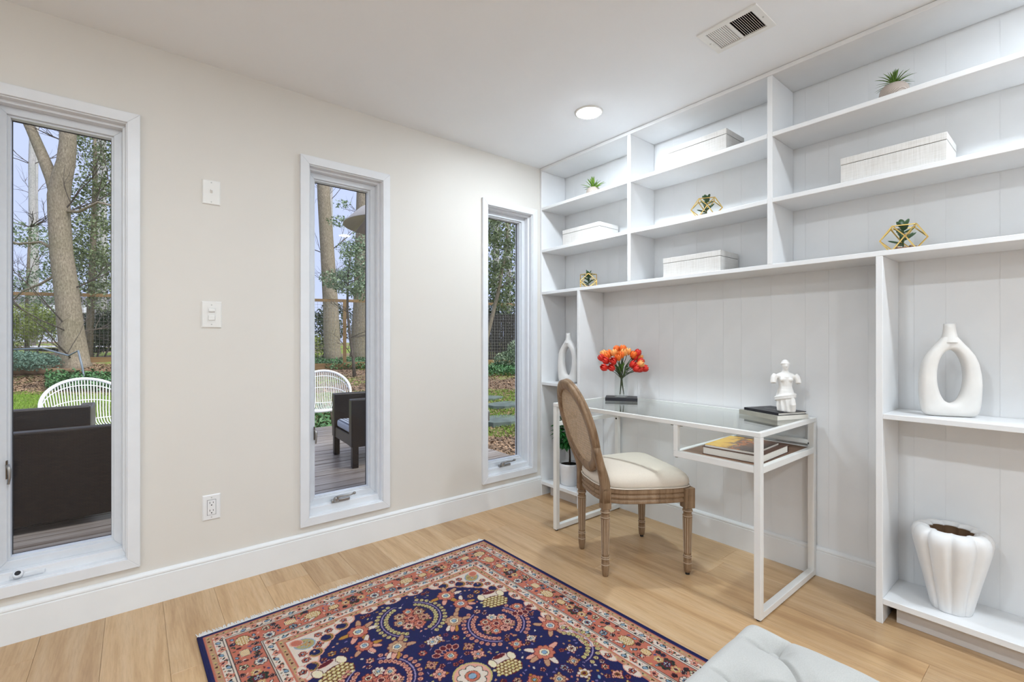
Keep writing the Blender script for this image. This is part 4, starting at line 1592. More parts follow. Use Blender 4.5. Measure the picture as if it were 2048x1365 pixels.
# ------------------------------------------------------------------ terrariums
def terrarium(loc, rotz, s, h, label, slabel):
    t = thing('terrarium', label, 'terrarium', loc, rotz, 'gold framed glass terrariums')
    m, q = 0.080 * s, 0.0395 * s
    T = [Vector((a * q, b * q, h)) for a, b in ((1, 1), (-1, 1), (-1, -1), (1, -1))]
    B = [Vector((a * q, b * q, 0.002)) for a, b in ((1, 1), (-1, 1), (-1, -1), (1, -1))]
    M = [Vector((m, 0, h * 0.5)), Vector((0, m, h * 0.5)), Vector((-m, 0, h * 0.5)), Vector((0, -m, h * 0.5))]
    E = [(T[k], T[(k + 1) % 4]) for k in range(4)] + [(B[k], B[(k + 1) % 4]) for k in range(4)]
    for k in range(4):
        for P in (T, B):
            E += [(M[k], P[k]), (M[k], P[(k + 3) % 4])]
    for a, b in E:
        obj('gold_edge', MB().tube([a, b], 0.0028 * s, 6), 'gold', t)
    for k in range(4):
        for P in (T, B):
            obj('pane', MB().add([M[k], P[k], P[(k + 3) % 4]], [(0, 1, 2)]), 'terrarium_glass', t)
        obj('pane', MB().add([M[k], T[k], M[(k + 1) % 4], B[k]], [(0, 1, 2, 3)]), 'terrarium_glass', t)
    q_ = random.Random(3)
    gr = MB()
    for _ in range(46):
        a, r_ = q_.uniform(0, 6.28), q * 1.1 * math.sqrt(q_.random())
        e = q_.uniform(0.004, 0.008)
        gr.ell((r_ * math.cos(a), r_ * math.sin(a), 0.006 + q_.uniform(0, 0.008)), (e, e * 0.8, e * 0.7), 7, 5, Euler((0, 0, a)))
    g = obj('pebbles', gr, 'gravel', t, True)
    g['kind'] = 'stuff'
    # the plant standing inside
    p = thing('succulent', slabel, 'plant', (loc[0], loc[1], loc[2] + 0.012), rotz, 'succulents inside the terrariums')
    obj('stem', MB().tube([(0, 0, 0), (0.002, 0.001, h * 0.4), (0, 0, h * 0.78)], 0.0028, 7), 'jade_leaf', p, True)
    pad = MB().ell((0.020, 0, 0), (0.019, 0.0125, 0.0045), 12, 7).mesh('leaf', 'jade_leaf', True)
    thin = MB().ell((0.026, 0, 0), (0.027, 0.0075, 0.004), 10, 6).mesh('leaf', 'jade_leaf', True)
    for k in range(9):
        az = k * 2.4 + q_.uniform(-0.2, 0.2)
        obj('leaf', pad, None, p, loc=(0, 0, h * (0.55 + 0.04 * k)), rot=(0, -math.radians(10 + 7 * k), az))
    for k in range(6):
        obj('leaf', thin, None, p, loc=(0, 0, 0.012 + 0.006 * k), rot=(0, -math.radians(14 + 5 * k), k * 1.25 + 0.4))
    return t


terrarium((0.105, -0.383, ZM), math.radians(41.7 + 45), 0.98, 0.098, 'gold framed glass terrarium at the left end of the long shelf', 'dark green succulent inside the left terrarium')
terrarium((0.095, -1.248, Z3), math.radians(31), 1.0, 0.098, 'gold framed glass terrarium on the shelf above the desk linen box', 'dark green succulent inside the middle terrarium')
terrarium((0.085, -2.093, ZM), math.radians(15), 0.94, 0.100, 'gold framed glass terrarium above the large ring vase', 'dark green succulent inside the right terrarium')


# ------------------------------------------------------------------ ring vases
def ring_vase(loc, rotz, label):
    """flat vase with an oval hole: local y is its width, x its thickness"""
    t = thing('ring_vase', label, 'vase', loc, rotz, 'white ring vases')
    outl = [(0.0, 0.0), (0.055, 0.0), (0.074, 0.003), (0.085, 0.014), (0.0905, 0.045), (0.0935, 0.085), (0.0945, 0.125), (0.092, 0.165), (0.085, 0.205), (0.073, 0.238), (0.055, 0.266), (0.038, 0.287), (0.026, 0.305), (0.016, 0.318), (0.0, 0.322)]
    HC = 0.156
    n = 96
    right = outl
    poly = [(a, z) for a, z in right] + [(-a, z) for a, z in reversed(right[1:-1])]

    def outer(ang):
        # ray from hole centre to the outline
        d = (math.sin(ang), -math.cos(ang))
        best = 0.05
        for i in range(len(poly)):
            p, q = poly[i], poly[(i + 1) % len(poly)]
            ex, ez = q[0] - p[0], q[1] - p[1]
            den = d[0] * ez - d[1] * ex
            if abs(den) < 1e-9:
                continue
            tt = ((p[0]) * ez - (p[1] - HC) * ex) / den
            uu = ((p[0]) * d[1] - (p[1] - HC) * d[0]) / den
            if tt > 0 and -1e-6 <= uu <= 1 + 1e-6:
                best = max(best, tt)
        return d[0] * best, HC + d[1] * best

    rings = []
    for k in range(n):
        a = 2 * PI * k / n
        oy_, oz_ = outer(a)
        iy_, iz_ = 0.041 * math.sin(a), HC - 0.103 * math.cos(a)
        my, mz = (oy_ + iy_) / 2, (oz_ + iz_) / 2
        hy_, hz_ = (oy_ - iy_) / 2, (oz_ - iz_) / 2
        th = 0.026 if mz < 0.25 else 0.026 - 0.05 * (mz - 0.25)
        ring = []
        for j in range(14):
            f = 2 * PI * j / 14
            cx_, sx_ = math.cos(f), math.sin(f)
            cx_ = math.copysign(abs(cx_) ** 0.7, cx_)
            sx_ = math.copysign(abs(sx_) ** 0.7, sx_)
            ring.append((th * sx_, my + hy_ * cx_, mz + hz_ * cx_))
        rings.append(ring)
    body = MB().loft(rings, False, True)
    obj('body', body, 'ceramic_white', t, True)
    obj('neck', MB().lathe([(0.030, 0.288), (0.025, 0.305), (0.0205, 0.325), (0.0185, 0.345), (0.0185, 0.361), (0.0145, 0.361), (0.0135, 0.33), (0.0, 0.33)], 28, cap=False), 'ceramic_white', t, True)
    return t


ring_vase((0.125, -2.226, 0.848), math.radians(27), 'large white ring vase on the shelf right of the desk')
ring_vase((0.120, -0.178, 0.840), math.radians(4), 'white ring vase in the narrow cubby behind the chair')

# ------------------------------------------------------------------ ribbed vase
rv = thing('ribbed_vase', 'white ribbed pumpkin shaped vase with a wavy mouth on the bottom shelf', 'vase', (0.120, -2.232, 0.103))
lob = lambda tt, z: 1.03 - 0.15 * abs(((tt + 0.2) * 9 / (2 * PI)) % 1.0 * 2 - 1) ** 3 * min(1.0, 0.45 + z / 0.25)
outp = [(0.0, 0.0), (0.058, 0.0), (0.061, 0.004), (0.070, 0.05), (0.083, 0.11), (0.097, 0.17), (0.109, 0.225), (0.116, 0.262), (0.1165, 0.283), (0.110, 0.301), (0.098, 0.311), (0.084, 0.314), (0.073, 0.309), (0.069, 0.300)]
obj('body', MB().lathe(outp, 162, mod=lob, cap=False), 'ribbed_white', rv, True)
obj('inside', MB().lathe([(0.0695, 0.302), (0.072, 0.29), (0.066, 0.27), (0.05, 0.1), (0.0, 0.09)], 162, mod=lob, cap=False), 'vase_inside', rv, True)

# ------------------------------------------------------------------ topiary
tp = thing('topiary', 'small round green topiary tree in a white pot behind the desk', 'potted plant', (0.110, -0.200, 0.106))
obj('pot', MB().lathe([(0.0, 0), (0.060, 0), (0.065, 0.006), (0.075, 0.14), (0.0765, 0.155), (0.0725, 0.155), (0.071, 0.135)], 36, cap=False), 'pot_white', tp, True)
obj('soil', MB().lathe([(0.072, 0.141), (0.03, 0.146), (0.001, 0.147)], 24, cap=False), 'soil', tp, True)
obj('stem', MB().tube([(0, 0, 0.14), (0.003, 0.002, 0.20), (-0.004, 0.001, 0.27), (0.001, 0.0, 0.36), (0, 0, 0.42)], [0.0085, 0.0065, 0.0055, 0.005, 0.004], 8), 'topiary_stem', tp, True)


def oval_leaf(l, w, mat, fold=0.25, n=5):
    mb = MB()
    rings = []
    for i in range(n + 1):
        u = i / n
        ww = w * math.sin(PI * min(0.98, max(0.03, u))) ** 0.8
        z = 0.12 * l * math.sin(PI * u)
        rings.append([(l * u, -ww, z + fold * ww), (l * u, 0, z), (l * u, ww, z + fold * ww), (l * u, 0, z + 0.0006)])
    mb.loft(rings)
    return mb.mesh('leaf', mat, True)


lm = [oval_leaf(0.056, 0.0185, 'topiary_leaf'), oval_leaf(0.048, 0.0165, 'topiary_leaf', 0.4)]
q = random.Random(31)
for k in range(230):
    z = 1 - 2 * (k + 0.5) / 230
    a = k * 2.39996
    r_ = math.sqrt(1 - z * z)
    rad = q.uniform(0.060, 0.098)
    obj('leaf', lm[k % 2], None, tp, loc=(rad * r_ * math.cos(a), rad * r_ * math.sin(a), 0.378 + rad * z * 1.05),
        rot=(q.uniform(-0.7, 0.7), -math.asin(z) * 0.8 + q.uniform(-0.2, 0.7), a + q.uniform(-0.6, 0.6)))


# ------------------------------------------------------------------ books
def book(name, label, loc, rotz, sx, sy, th, cover, page='paper', group=None, soft=False):
    t = thing(name, label, 'book', loc, rotz, group)
    c = 0.0022 if not soft else 0.0008
    o = 0.003 if not soft else 0.0
    obj('pages', box(-sx / 2 + o, -sy / 2 + o, c, sx / 2 - o, sy / 2 - o, th - c), page, t)
    obj('cover', box(-sx / 2, -sy / 2, 0, sx / 2, sy / 2, c), cover, t)
    obj('cover', box(-sx / 2, -sy / 2, th - c, sx / 2, sy / 2, th), cover, t)
    obj('spine', box(-sx / 2 - c, -sy / 2, 0, -sx / 2, sy / 2, th), cover, t)
    return t


GT = 0.7688
b1 = book('book', 'slim black book lying under the tulip vase', (0.060, -0.700, GT), math.atan2(0.115, 0.155), 0.135, 0.196, 0.019, 'book_black')
obj('title_print', box(-0.0690, -0.045, 0.006, -0.0688, 0.045, 0.012), 'print_pale', b1)
obj('title_print', box(-0.0690, -0.078, 0.0065, -0.0688, -0.066, 0.0125), 'print_gold', b1)
ang = math.atan2(0.217, 0.084) - PI / 2
b2 = book('book', 'grey paperback book at the bottom of the pair under the figurine', (0.122, -1.578, GT), ang, 0.190, 0.232, 0.022, 'book_grey', soft=True)
b3 = book('book', 'black covered book with cream pages directly under the white figurine', (0.124, -1.586, GT + 0.022), ang, 0.172, 0.205, 0.013, 'book_black')
obj('title_print', box(-0.012, -0.02, 0.0131, -0.009, 0.05, 0.0133), 'print_pale', b3)
ST = 0.6247
b4 = book('book', 'thick brown covered art book lying on the desk shelf', (-0.152, -1.571, ST), math.radians(182), 0.325, 0.250, 0.034, 'book_brown')
b5 = thing('book', 'thin picture book with a yellow and brown photo cover on top', 'book', (-0.165, -1.560, ST + 0.034), math.radians(3))
obj('pages', box(-0.14, -0.108, 0.0008, 0.14, 0.108, 0.009), 'paper', b5)
obj('cover', box(-0.141, -0.109, 0.009, 0.141, 0.109, 0.0102), 'photo_cover', b5)
obj('cover', box(-0.141, -0.109, 0, 0.141, 0.109, 0.0008), 'book_brown', b5)
obj('spine', box(-0.141, 0.109, 0, 0.141, 0.1102, 0.0102), 'book_brown', b5)

# ------------------------------------------------------------------ classical figurine (plain generic torso)
fg = MB()
fg.ell((0.004, 0, 0.212), (0.0175, 0.0150, 0.0225), 18, 14)
fg.ell((0.010, 0, 0.198), (0.009, 0.009, 0.009), 12, 8)
fg.ell((0.0225, 0, 0.2085), (0.0045, 0.0032, 0.0065), 8, 6)
fg.ell((-0.004, 0, 0.2195), (0.0190, 0.0168, 0.0185), 16, 10)
fg.tube([(0.0195 * math.cos(z), 0.0180 * math.sin(z), 0.2185 + 0.003 * math.cos(z)) for z in [2 * PI * k / 20 for k in range(20)]], 0.0026, 8, closed=True)
fg.ell((-0.024, 0, 0.214), (0.010, 0.011, 0.010), 12, 8)
fg.tube([(0.001, 0, 0.200), (-0.002, 0, 0.186), (-0.004, 0, 0.172)], [0.0115, 0.0125, 0.019], 14)
fg.ell((-0.003, 0, 0.161), (0.021, 0.040, 0.020), 18, 10)
fg.tube([(-0.002, 0, 0.160), (0.0, 0, 0.138), (0.0, 0, 0.116), (0.0, 0, 0.090)], [0.0305, 0.029, 0.0265, 0.032], 16)
for s_ in (1, -1):
    fg.ell((0.021, s_ * 0.0145, 0.147), (0.0115, 0.013, 0.012), 12, 8)
    fg.tube([(-0.003, s_ * 0.037, 0.166), (0.0, s_ * 0.046, 0.154), (0.004, s_ * 0.050, 0.138), (0.007, s_ * 0.050, 0.129)], [0.0150, 0.0145, 0.0130, 0.0120], 12)
fg.tube([(0, 0, 0.100), (0.0, 0.0, 0.075), (0.001, 0.002, 0.045), (0.0, 0.004, 0.012), (0.0, 0.004, 0.0)], [0.031, 0.037, 0.036, 0.037, 0.036], 18)
for dz, rr_ in ((0.070, 0.039), (0.060, 0.0385)):
    fg.tube([(rr_ * math.cos(a), rr_ * math.sin(a), dz + 0.010 * math.sin(a + 0.8)) for a in [2 * PI * k / 22 for k in range(22)]], 0.006, 8, closed=True)
for k in range(7):
    a = -1.3 + k * 0.55
    fg.tube([(0.034 * math.cos(a), 0.034 * math.sin(a), 0.062), (0.037 * math.cos(a + 0.12), 0.037 * math.sin(a + 0.12), 0.03), (0.037 * math.cos(a + 0.18), 0.037 * math.sin(a + 0.18), 0.003)], [0.004, 0.006, 0.005], 8)
fg.tube([(0.028, 0.020, 0.060), (0.036, 0.020, 0.035), (0.028, 0.022, 0.004)], [0.012, 0.014, 0.012], 12)
fig = obj('figurine', fg, 'plaster', None, True, loc=(0.092, -1.648, GT + 0.0352), rot=(0, 0, math.radians(215)))
fig.scale = (1.06, 1.06, 1.045)
tag(fig, 'small white plaster torso figurine with draped base on stacked books', 'figurine')
rm = fig.modifiers.new('remesh', 'REMESH')
rm.mode = 'VOXEL'
rm.voxel_size = 0.0022
rm.use_smooth_shade = True
sm = fig.modifiers.new('smooth', 'SMOOTH')
sm.iterations = 4

# ------------------------------------------------------------------ tulips in a glass vase
VX, VY, VZ = 0.062, -0.697, GT + 0.019
vs = thing('glass_vase', 'clear square glass vase of tulips on the black book', 'vase', (VX, VY, VZ), math.radians(20))


def rsq(r, n=6, c=0.010):
    out = []
    for qx, qy in ((1, 1), (-1, 1), (-1, -1), (1, -1)):
        for k in range(n + 1):
            a = PI / 2 * k / n + math.atan2(qy, qx) - PI / 4
            out.append((qx * (r - c) + c * math.cos(a), qy * (r - c) + c * math.sin(a)))
    return out


VR = 0.036
sides = MB().loft([[(x, y, z) for x, y in rsq(r)] for r, z in ((VR, 0.0), (VR, 0.19), (VR - 0.003, 0.19), (VR - 0.003, 0.014))], False)
obj('wall', sides, 'vase_glass', vs, True)
obj('base', MB().prism(rsq(VR - 0.001), 0.0005, 0.013), 'vase_glass', vs)


def tulip_bloom(mat):
    """closed tulip: six overlapping petals"""
    mb = MB()
    for k in range(6):
        a0 = k * PI / 3
        rings = []
        ro = 1.0 if k % 2 else 0.9
        for i in range(8):
            u = i / 7
            r_ = (0.0035 + 0.0125 * math.sin(PI * min(1, u * 0.62 + 0.12)) ** 0.9) * ro * (1 - 0.35 * max(0, u - 0.75) * 4 * 0.6)
            wd = 0.75 * math.sin(PI * (0.12 + 0.80 * u)) + 0.03
            z = 0.042 * u
            ring = []
            for j in range(5):
                aa = a0 + wd * (j / 4 - 0.5) * 1.6
                ring.append((r_ * math.cos(aa), r_ * math.sin(aa), z))
            for j in range(4, -1, -1):
                aa = a0 + wd * (j / 4 - 0.5) * 1.6
                ring.append(((r_ - 0.0008) * math.cos(aa), (r_ - 0.0008) * math.sin(aa), z))
            rings.append(ring)
        mb.loft(rings)
    return mb.mesh('bloom', mat, True)


BL = {c: tulip_bloom('tulip_' + c) for c in ('red', 'orange', 'peach')}
TL = oval_leaf(0.062, 0.010, 'tulip_leaf', 0.5, 6)
TLAB = {'red': 'deep red tulip bloom in the glass vase', 'orange': 'bright orange tulip bloom in the glass vase', 'peach': 'pale peach orange tulip bloom in the glass vase'}
q = random.Random(17)
# camera-facing spread runs along (0.777,-0.629); positions are offsets (side, depth, height) from the vase axis
heads = []
for c, pos in (('red', [(-0.118, 0.01, 0.245), (-0.105, -0.035, 0.195), (-0.092, -0.02, 0.232), (-0.058, -0.03, 0.190), (-0.055, -0.045, 0.228), (0.052, -0.035, 0.208), (0.070, -0.05, 0.188), (0.096, -0.02, 0.185), (0.112, 0.0, 0.228), (0.085, 0.02, 0.245), (0.103, 0.01, 0.275), (0.132, -0.015, 0.190)]),
               ('orange', [(-0.080, 0.02, 0.255), (-0.028, -0.04, 0.248), (-0.005, -0.02, 0.262), (0.072, 0.0, 0.262), (0.018, 0.03, 0.298), (-0.062, 0.05, 0.27), (-0.015, 0.05, 0.295)]),
               ('peach', [(-0.040, 0.01, 0.272), (0.012, -0.02, 0.275), (0.042, 0.01, 0.280), (0.098, -0.04, 0.215), (0.120, 0.03, 0.245), (-0.10, 0.03, 0.27), (0.03, 0.06, 0.275)])):
    for p in pos:
        heads.append((c, p))
gs = Vector((0.777, -0.629, 0))
gd = Vector((0.629, 0.777, 0))
for i, (c, (sd, dp, hz)) in enumerate(heads):
    t = thing('tulip', TLAB[c], 'flower', (VX, VY, VZ + 0.015), 0, c + ' tulips in the vase')
    hd = gs * sd * 0.92 + gd * dp + Vector((0, 0, hz - 0.03))
    foot = gs * (-0.008 if sd > 0 else 0.016) + gd * q.uniform(-0.004, 0.004)
    cross = gs * q.uniform(-0.003, 0.006) + gd * q.uniform(-0.004, 0.004) + Vector((0, 0, 0.098))
    out = Vector((hd.x * 0.42, hd.y * 0.42, 0.098 + (hd.z - 0.098) * 0.62))
    pts = []
    ctl = [foot, foot * 0.5 + cross * 0.5, cross, out, hd]
    for k in range(4):
        pts += [ctl[k].lerp(ctl[k + 1], u) for u in (0, 0.5)]
    pts.append(hd)
    obj('stem', MB().tube(pts, 0.0019, 6), 'tulip_stem', t, True)
    d = (hd - out)
    d = (d.normalized() + Vector((0, 0, 0.35 if hz > 0.24 else -0.05))).normalized()
    eu = d.to_track_quat('Z', 'Y').to_euler()
    b_ = obj('bloom', BL[c], None, t, loc=hd, rot=eu)
    b_.scale = (1.42, 1.42, 1.12)
    if i % 2 == 0:
        lf = (Vector((hd.x, hd.y, 0)).normalized() * 0.5 + Vector((0, 0, 0.9))).normalized()
        obj('leaf', TL, None, t, loc=cross.lerp(out, 0.5), rot=lf.to_track_quat('X', 'Z').to_euler())

# ------------------------------------------------------------------ the garden
# garden frame: s runs away from the house across the lawn, t runs sideways along the fence
def G(s, t):
    return (-2.347 + 0.6294 * s + 0.7771 * t, -2.567 + 0.7771 * s - 0.6294 * t)


def sstep(a, b, x):
    u = min(1.0, max(0.0, (x - a) / (b - a)))
    return u * u * (3 - 2 * u)


def ground_z(x, y):
    s = (x + 2.347) * 0.6294 + (y + 2.567) * 0.7771
    z = -0.30
    z += 0.076 * max(0, min(s, 15.2) - 7.2)
    z += 0.02 * max(0, s - 15.2)
    z += 0.42 * sstep(10.4, 12.8, s) * sstep(1.0, -2.0, x)
    z += 0.03 * math.sin(x * 1.3 + 0.5) * math.sin(y * 1.1)
    return z


nx2, ny2 = 120, 110
gv, gq = [], []
for i in range(nx2 + 1):
    for j in range(ny2 + 1):
        x = -26 + 60 * i / nx2
        y = 0.2 + 46 * (j / ny2) ** 1.4
        gv.append((x, y, ground_z(x, y)))
for i in range(nx2):
    for j in range(ny2):
        a = i * (ny2 + 1) + j
        gq.append((a, a + ny2 + 1, a + ny2 + 2, a + 1))
gnd = np_obj('garden_ground', np.array(gv), np.array(gq), 'garden_ground', None, True)
tag(gnd, 'sloping garden ground of leaf litter and patchy lawn', kind='structure')

# deck
deck = tag(obj('deck', box(-5.2, 0.17, -0.28, 0.85, 4.40, -0.135), 'dark_gap'), 'weathered wet timber deck outside the windows', kind='structure')
y = 0.18
k = 0
dm = box(-3.02, -0.067, -0.03, 3.02, 0.067, 0).mesh('deck_board', 'deck_wood')
while y < 4.38:
    obj('deck_board', dm, None, deck, loc=(-2.175, y + 0.07, -0.10 + 0.002 * math.sin(k * 2.1)))
    y += 0.142
    k += 1

# fence
FA = Vector((-9.0, 17.49, 0))
FD = Vector((12.37, -5.39, 0)).normalized()
fence = thing('garden_fence', 'tan timber post and rail fence with wire mesh across the garden', 'fence', (0, 0, 0))


def fpt(d):
    p = FA + FD * d
    return p, ground_z(p.x, p.y)


L0 = (2.862 + 9.0) / FD.x          # a post stands in line with the middle window
posts = [L0 + 3.0 * k for k in range(-4, 4)]
ftop = 2.44
pm = box(-0.05, -0.05, 0, 0.05, 0.05, 1).mesh('post', 'fence_wood')
fang = math.atan2(FD.y, FD.x)
for d in posts:
    p, gz = fpt(d)
    o = obj('post', pm, None, fence, loc=(p.x, p.y, gz - 0.1), rot=(0, 0, fang))
    o.scale = (1, 1, ftop - gz + 0.1)
rm_ = box(-1.5, -0.02, -0.045, 1.5, 0.02, 0.045).mesh('rail', 'fence_wood')
bm_ = box(-1.5, -0.022, -0.10, 1.5, 0.022, 0.10).mesh('kick_board', 'fence_wood')
for a, b in zip(posts[:-1], posts[1:]):
    p, gz = fpt((a + b) / 2)
    obj('rail', rm_, None, fence, loc=(p.x - FD.y * 0.06, p.y + FD.x * 0.06, ftop), rot=(0, 0, fang))
    obj('kick_board', bm_, None, fence, loc=(p.x + FD.y * 0.055, p.y - FD.x * 0.055, gz + 0.08), rot=(0, 0, fang))
wire = MB()
for d in np.arange(posts[0], posts[-1], 0.10):
    p, gz = fpt(d)
    wire.box(p.x - 0.0025, p.y - 0.0025, gz + 0.1, p.x + 0.0025, p.y + 0.0025, ftop)
for z in np.arange(0.2, 2.4, 0.10):
    a, _ = fpt(posts[0])
    b, _ = fpt(posts[-1])
    wire.tube([(a.x, a.y, z), (b.x, b.y, z)], 0.0025, 4)
wo = obj('wire_mesh', wire, 'fence_wire', fence)
wo['kind'] = 'stuff'


# ---- foliage
def leaf_cloud(name, blobs, n, size, mat, parent, seed, flat=0.5):
    """leaf quads scattered through ellipsoids (cx,cy,cz,rx,ry,rz)"""
    r = np.random.RandomState(seed)
    vol = np.array([b[3] * b[4] * b[5] for b in blobs])
    pick = r.choice(len(blobs), n, p=vol / vol.sum())
    bb = np.array(blobs)[pick]
    d = r.normal(size=(n, 3))
    d /= np.linalg.norm(d, axis=1, keepdims=True)
    rad = r.uniform(0.25, 1.0, (n, 1)) ** 0.5
    c = bb[:, :3] + d * rad * bb[:, 3:]
    u = r.normal(size=(n, 3))
    u /= np.linalg.norm(u, axis=1, keepdims=True)
    w = r.normal(size=(n, 3))
    w -= (w * u).sum(1, keepdims=True) * u
    w /= np.linalg.norm(w, axis=1, keepdims=True)
    nn = np.cross(u, w)
    s = size * r.uniform(0.6, 1.25, (n, 1))
    v = np.stack([c - u * s, c + w * s * flat - nn * s * 0.12, c + u * s, c - w * s * flat - nn * s * 0.12], 1).reshape(-1, 3)
    f = np.arange(n * 4).reshape(n, 4)
    return np_obj(name, v, f, mat, parent)


def twigs(mb, p, d, l, r, depth, q, spread=0.6, up=0.1):
    """recursive bare branches"""
    pts = [Vector(p)]
    dv = Vector(d).normalized()
    for k in range(4):
        dv = (dv + Vector((q.uniform(-1, 1), q.uniform(-1, 1), q.uniform(-0.8, 1) + up)) * 0.18).normalized()
        pts.append(pts[-1] + dv * l / 4)
    mb.tube(pts, [r * (1 - 0.16 * k) for k in range(5)], 5)
    if depth > 0:
        for k in range(3):
            b = pts[q.randint(1, 4)]
            nd = (dv + Vector((q.uniform(-1, 1), q.uniform(-1, 1), q.uniform(-0.6, 1))) * spread * 1.5).normalized()
            twigs(mb, b, nd, l * q.uniform(0.5, 0.75), r * 0.5, depth - 1, q, spread, up)


def tree(name, label, cat, group, s, t, pts, radii, mat='bark', limbs=(), foliage=(), fmat='holly_leaf', n=0, size=0.07, seed=1, bare=0):
    """pts: trunk path as (side, height above ground) offsets"""
    x, y = G(s, t)
    gz = ground_z(x, y)
    o = thing(name, label, cat, (x, y, gz), 0, group)
    sx, sy = 0.7771, -0.6294
    P = lambda p: (p[0] * sx + (p[2] if len(p) > 2 else 0) * 0.6294, p[0] * sy + (p[2] if len(p) > 2 else 0) * 0.7771, p[1])
    path = [P(p) for p in pts]
    tr_ = obj('trunk', MB().tube(path, list(radii), 16), mat, o, True)
    for lp, lr in limbs:
        obj('limb', MB().tube([P(p) for p in lp], list(lr), 12), mat, o, True)
    if bare:
        q = random.Random(seed)
        mb = MB()
        for k in range(bare):
            b = Vector(path[q.randint(1, len(path) - 1)])
            a = q.uniform(0, 6.28)
            twigs(mb, b, (math.cos(a), math.sin(a), q.uniform(0.1, 0.9)), q.uniform(1.0, 2.2) * (1 if radii[0] > 0.09 else 0.55), min(0.022, radii[0] * 0.28), 2, q)
        br = obj('branches', mb, 'twig', o)
    if n:
        blobs = [(*P((b[0], b[1], b[2])), b[3], b[3], b[4]) for b in foliage]
        leaf_cloud('foliage', blobs, n, size, fmat, o, seed)
    return o


tree('forked_tree', 'large grey barked tree forking into two limbs in the left window', 'tree', None, 12.3, -11.51,
     [(0.05, -0.2), (0.0, 0.1), (-0.10, 0.9), (-0.22, 2.0), (-0.36, 3.0), (-0.42, 4.0), (-0.43, 4.5), (-0.36, 4.95), (-0.24, 5.4), (-0.19, 5.9), (-0.19, 6.6), (-0.15, 8.0), (-0.1, 10)], [0.42, 0.31, 0.27, 0.25, 0.235, 0.225, 0.23, 0.215, 0.19, 0.175, 0.165, 0.14, 0.10], 'bark',
     limbs=[([(-0.36, 4.1), (-0.47, 4.5), (-0.60, 4.95), (-0.85, 5.55), (-1.15, 6.25), (-1.7, 7.4), (-2.2, 9)], [0.12, 0.16, 0.145, 0.125, 0.11, 0.09, 0.06]),
            ([(-0.40, 3.0), (-0.9, 3.3), (-1.5, 3.25), (-2.3, 3.5)], [0.04, 0.035, 0.03, 0.02]),
            ([(-0.40, 2.5), (-0.9, 2.2), (-1.4, 2.0), (-1.9, 1.5)], [0.035, 0.03, 0.022, 0.012]),
            ([(-0.42, 4.1), (0.1, 4.1), (0.6, 4.35), (1.2, 4.2)], [0.04, 0.035, 0.028, 0.02])], bare=10, seed=5)
holly_g = 'evergreen hollies in the garden'
tree('holly_tree', 'dense green holly beside the forked tree in the left window', 'tree', holly_g, 13.6, -12.35, [(0, -0.2), (0.1, 2), (0.2, 5), (0.2, 7)], [0.10, 0.09, 0.06, 0.03], 'bark',
     foliage=[(0.1, 2.6, 0, 1.0, 0.8), (0.5, 3.4, 0, 1.1, 0.9), (0.1, 4.6, 0.3, 0.9, 0.9), (0.7, 5.4, 0, 0.9, 0.8), (0.4, 6.6, 0, 1.0, 0.8), (0.6, 1.9, 0.2, 0.9, 0.6), (-0.4, 3.0, 0.4, 0.5, 0.8)], n=13000, size=0.046, seed=7)
tree('holly_tree', 'sparse leafy holly left of the forked trunk in the left window', 'tree', holly_g, 15.5, -16.1, [(0, -0.2), (0.0, 2), (0.1, 4.2)], [0.07, 0.05, 0.03], 'bark',
     foliage=[(0.6, 2.2, 0, 0.9, 0.7), (0.1, 3.9, 0, 1.1, 0.4), (0.9, 3.2, 0, 0.6, 0.5), (-0.2, 1.5, 0, 0.7, 0.4), (1.2, 1.6, 0, 0.5, 0.6)], fmat='holly_light', n=3600, size=0.050, seed=8, bare=14)
# trunks standing behind, seen between the leaves
far = [(23, -23.7, 0.15), (26, -28.6, 0.08), (25, -22.2, 0.11), (23, -20.2, 0.14), (26, -22.3, 0.13), (28, -28.6, 0.10), (28, -11.0, 0.2), (31, -10.2, 0.24), (30, -1.1, 0.22), (26, -0.3, 0.16)]
flab = ['pale bare trunk behind the left edge of the left window', 'slim bare trunk at the far left of the left window', 'pale bare trunk right of the forked tree limb', 'leaf wrapped trunk at the right edge of the left window',
        'distant bare trunk in the centre of the left window', 'distant thin trunk at the far left of the left window', 'distant pale trunk behind the middle window trees', 'distant thick pale trunk behind the middle window', 'distant trunk behind the right window holly', 'distant slim trunk behind the right window holly']
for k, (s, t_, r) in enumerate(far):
    tree('bare_tree', flab[k], 'tree', 'bare trees behind the fence', s, t_, [(0, -0.3), (0.1, 4), (0.05, 9), (0.2, 16)], [r * 1.2, r, r * 0.9, r * 0.5], 'bark_hazed', bare=9, seed=40 + k)
tree('large_tree', 'thick grey trunk left of the fence post in the middle window', 'tree', 'large trunks behind the fence', 17.0, -6.60, [(0.12, -0.3), (0.05, 0.4), (0.0, 2.0), (-0.12, 4.0), (-0.25, 6.0), (-0.4, 10)], [0.42, 0.30, 0.265, 0.24, 0.22, 0.18], 'bark', bare=5, seed=61)
tree('large_tree', 'thick grey trunk at the right edge of the middle window', 'tree', 'large trunks behind the fence', 18.0, -5.72, [(-0.1, -0.3), (-0.05, 0.4), (0.0, 2.0), (0.05, 5.0), (0.1, 10)], [0.54, 0.44, 0.39, 0.34, 0.26], 'bark', bare=4, seed=62)
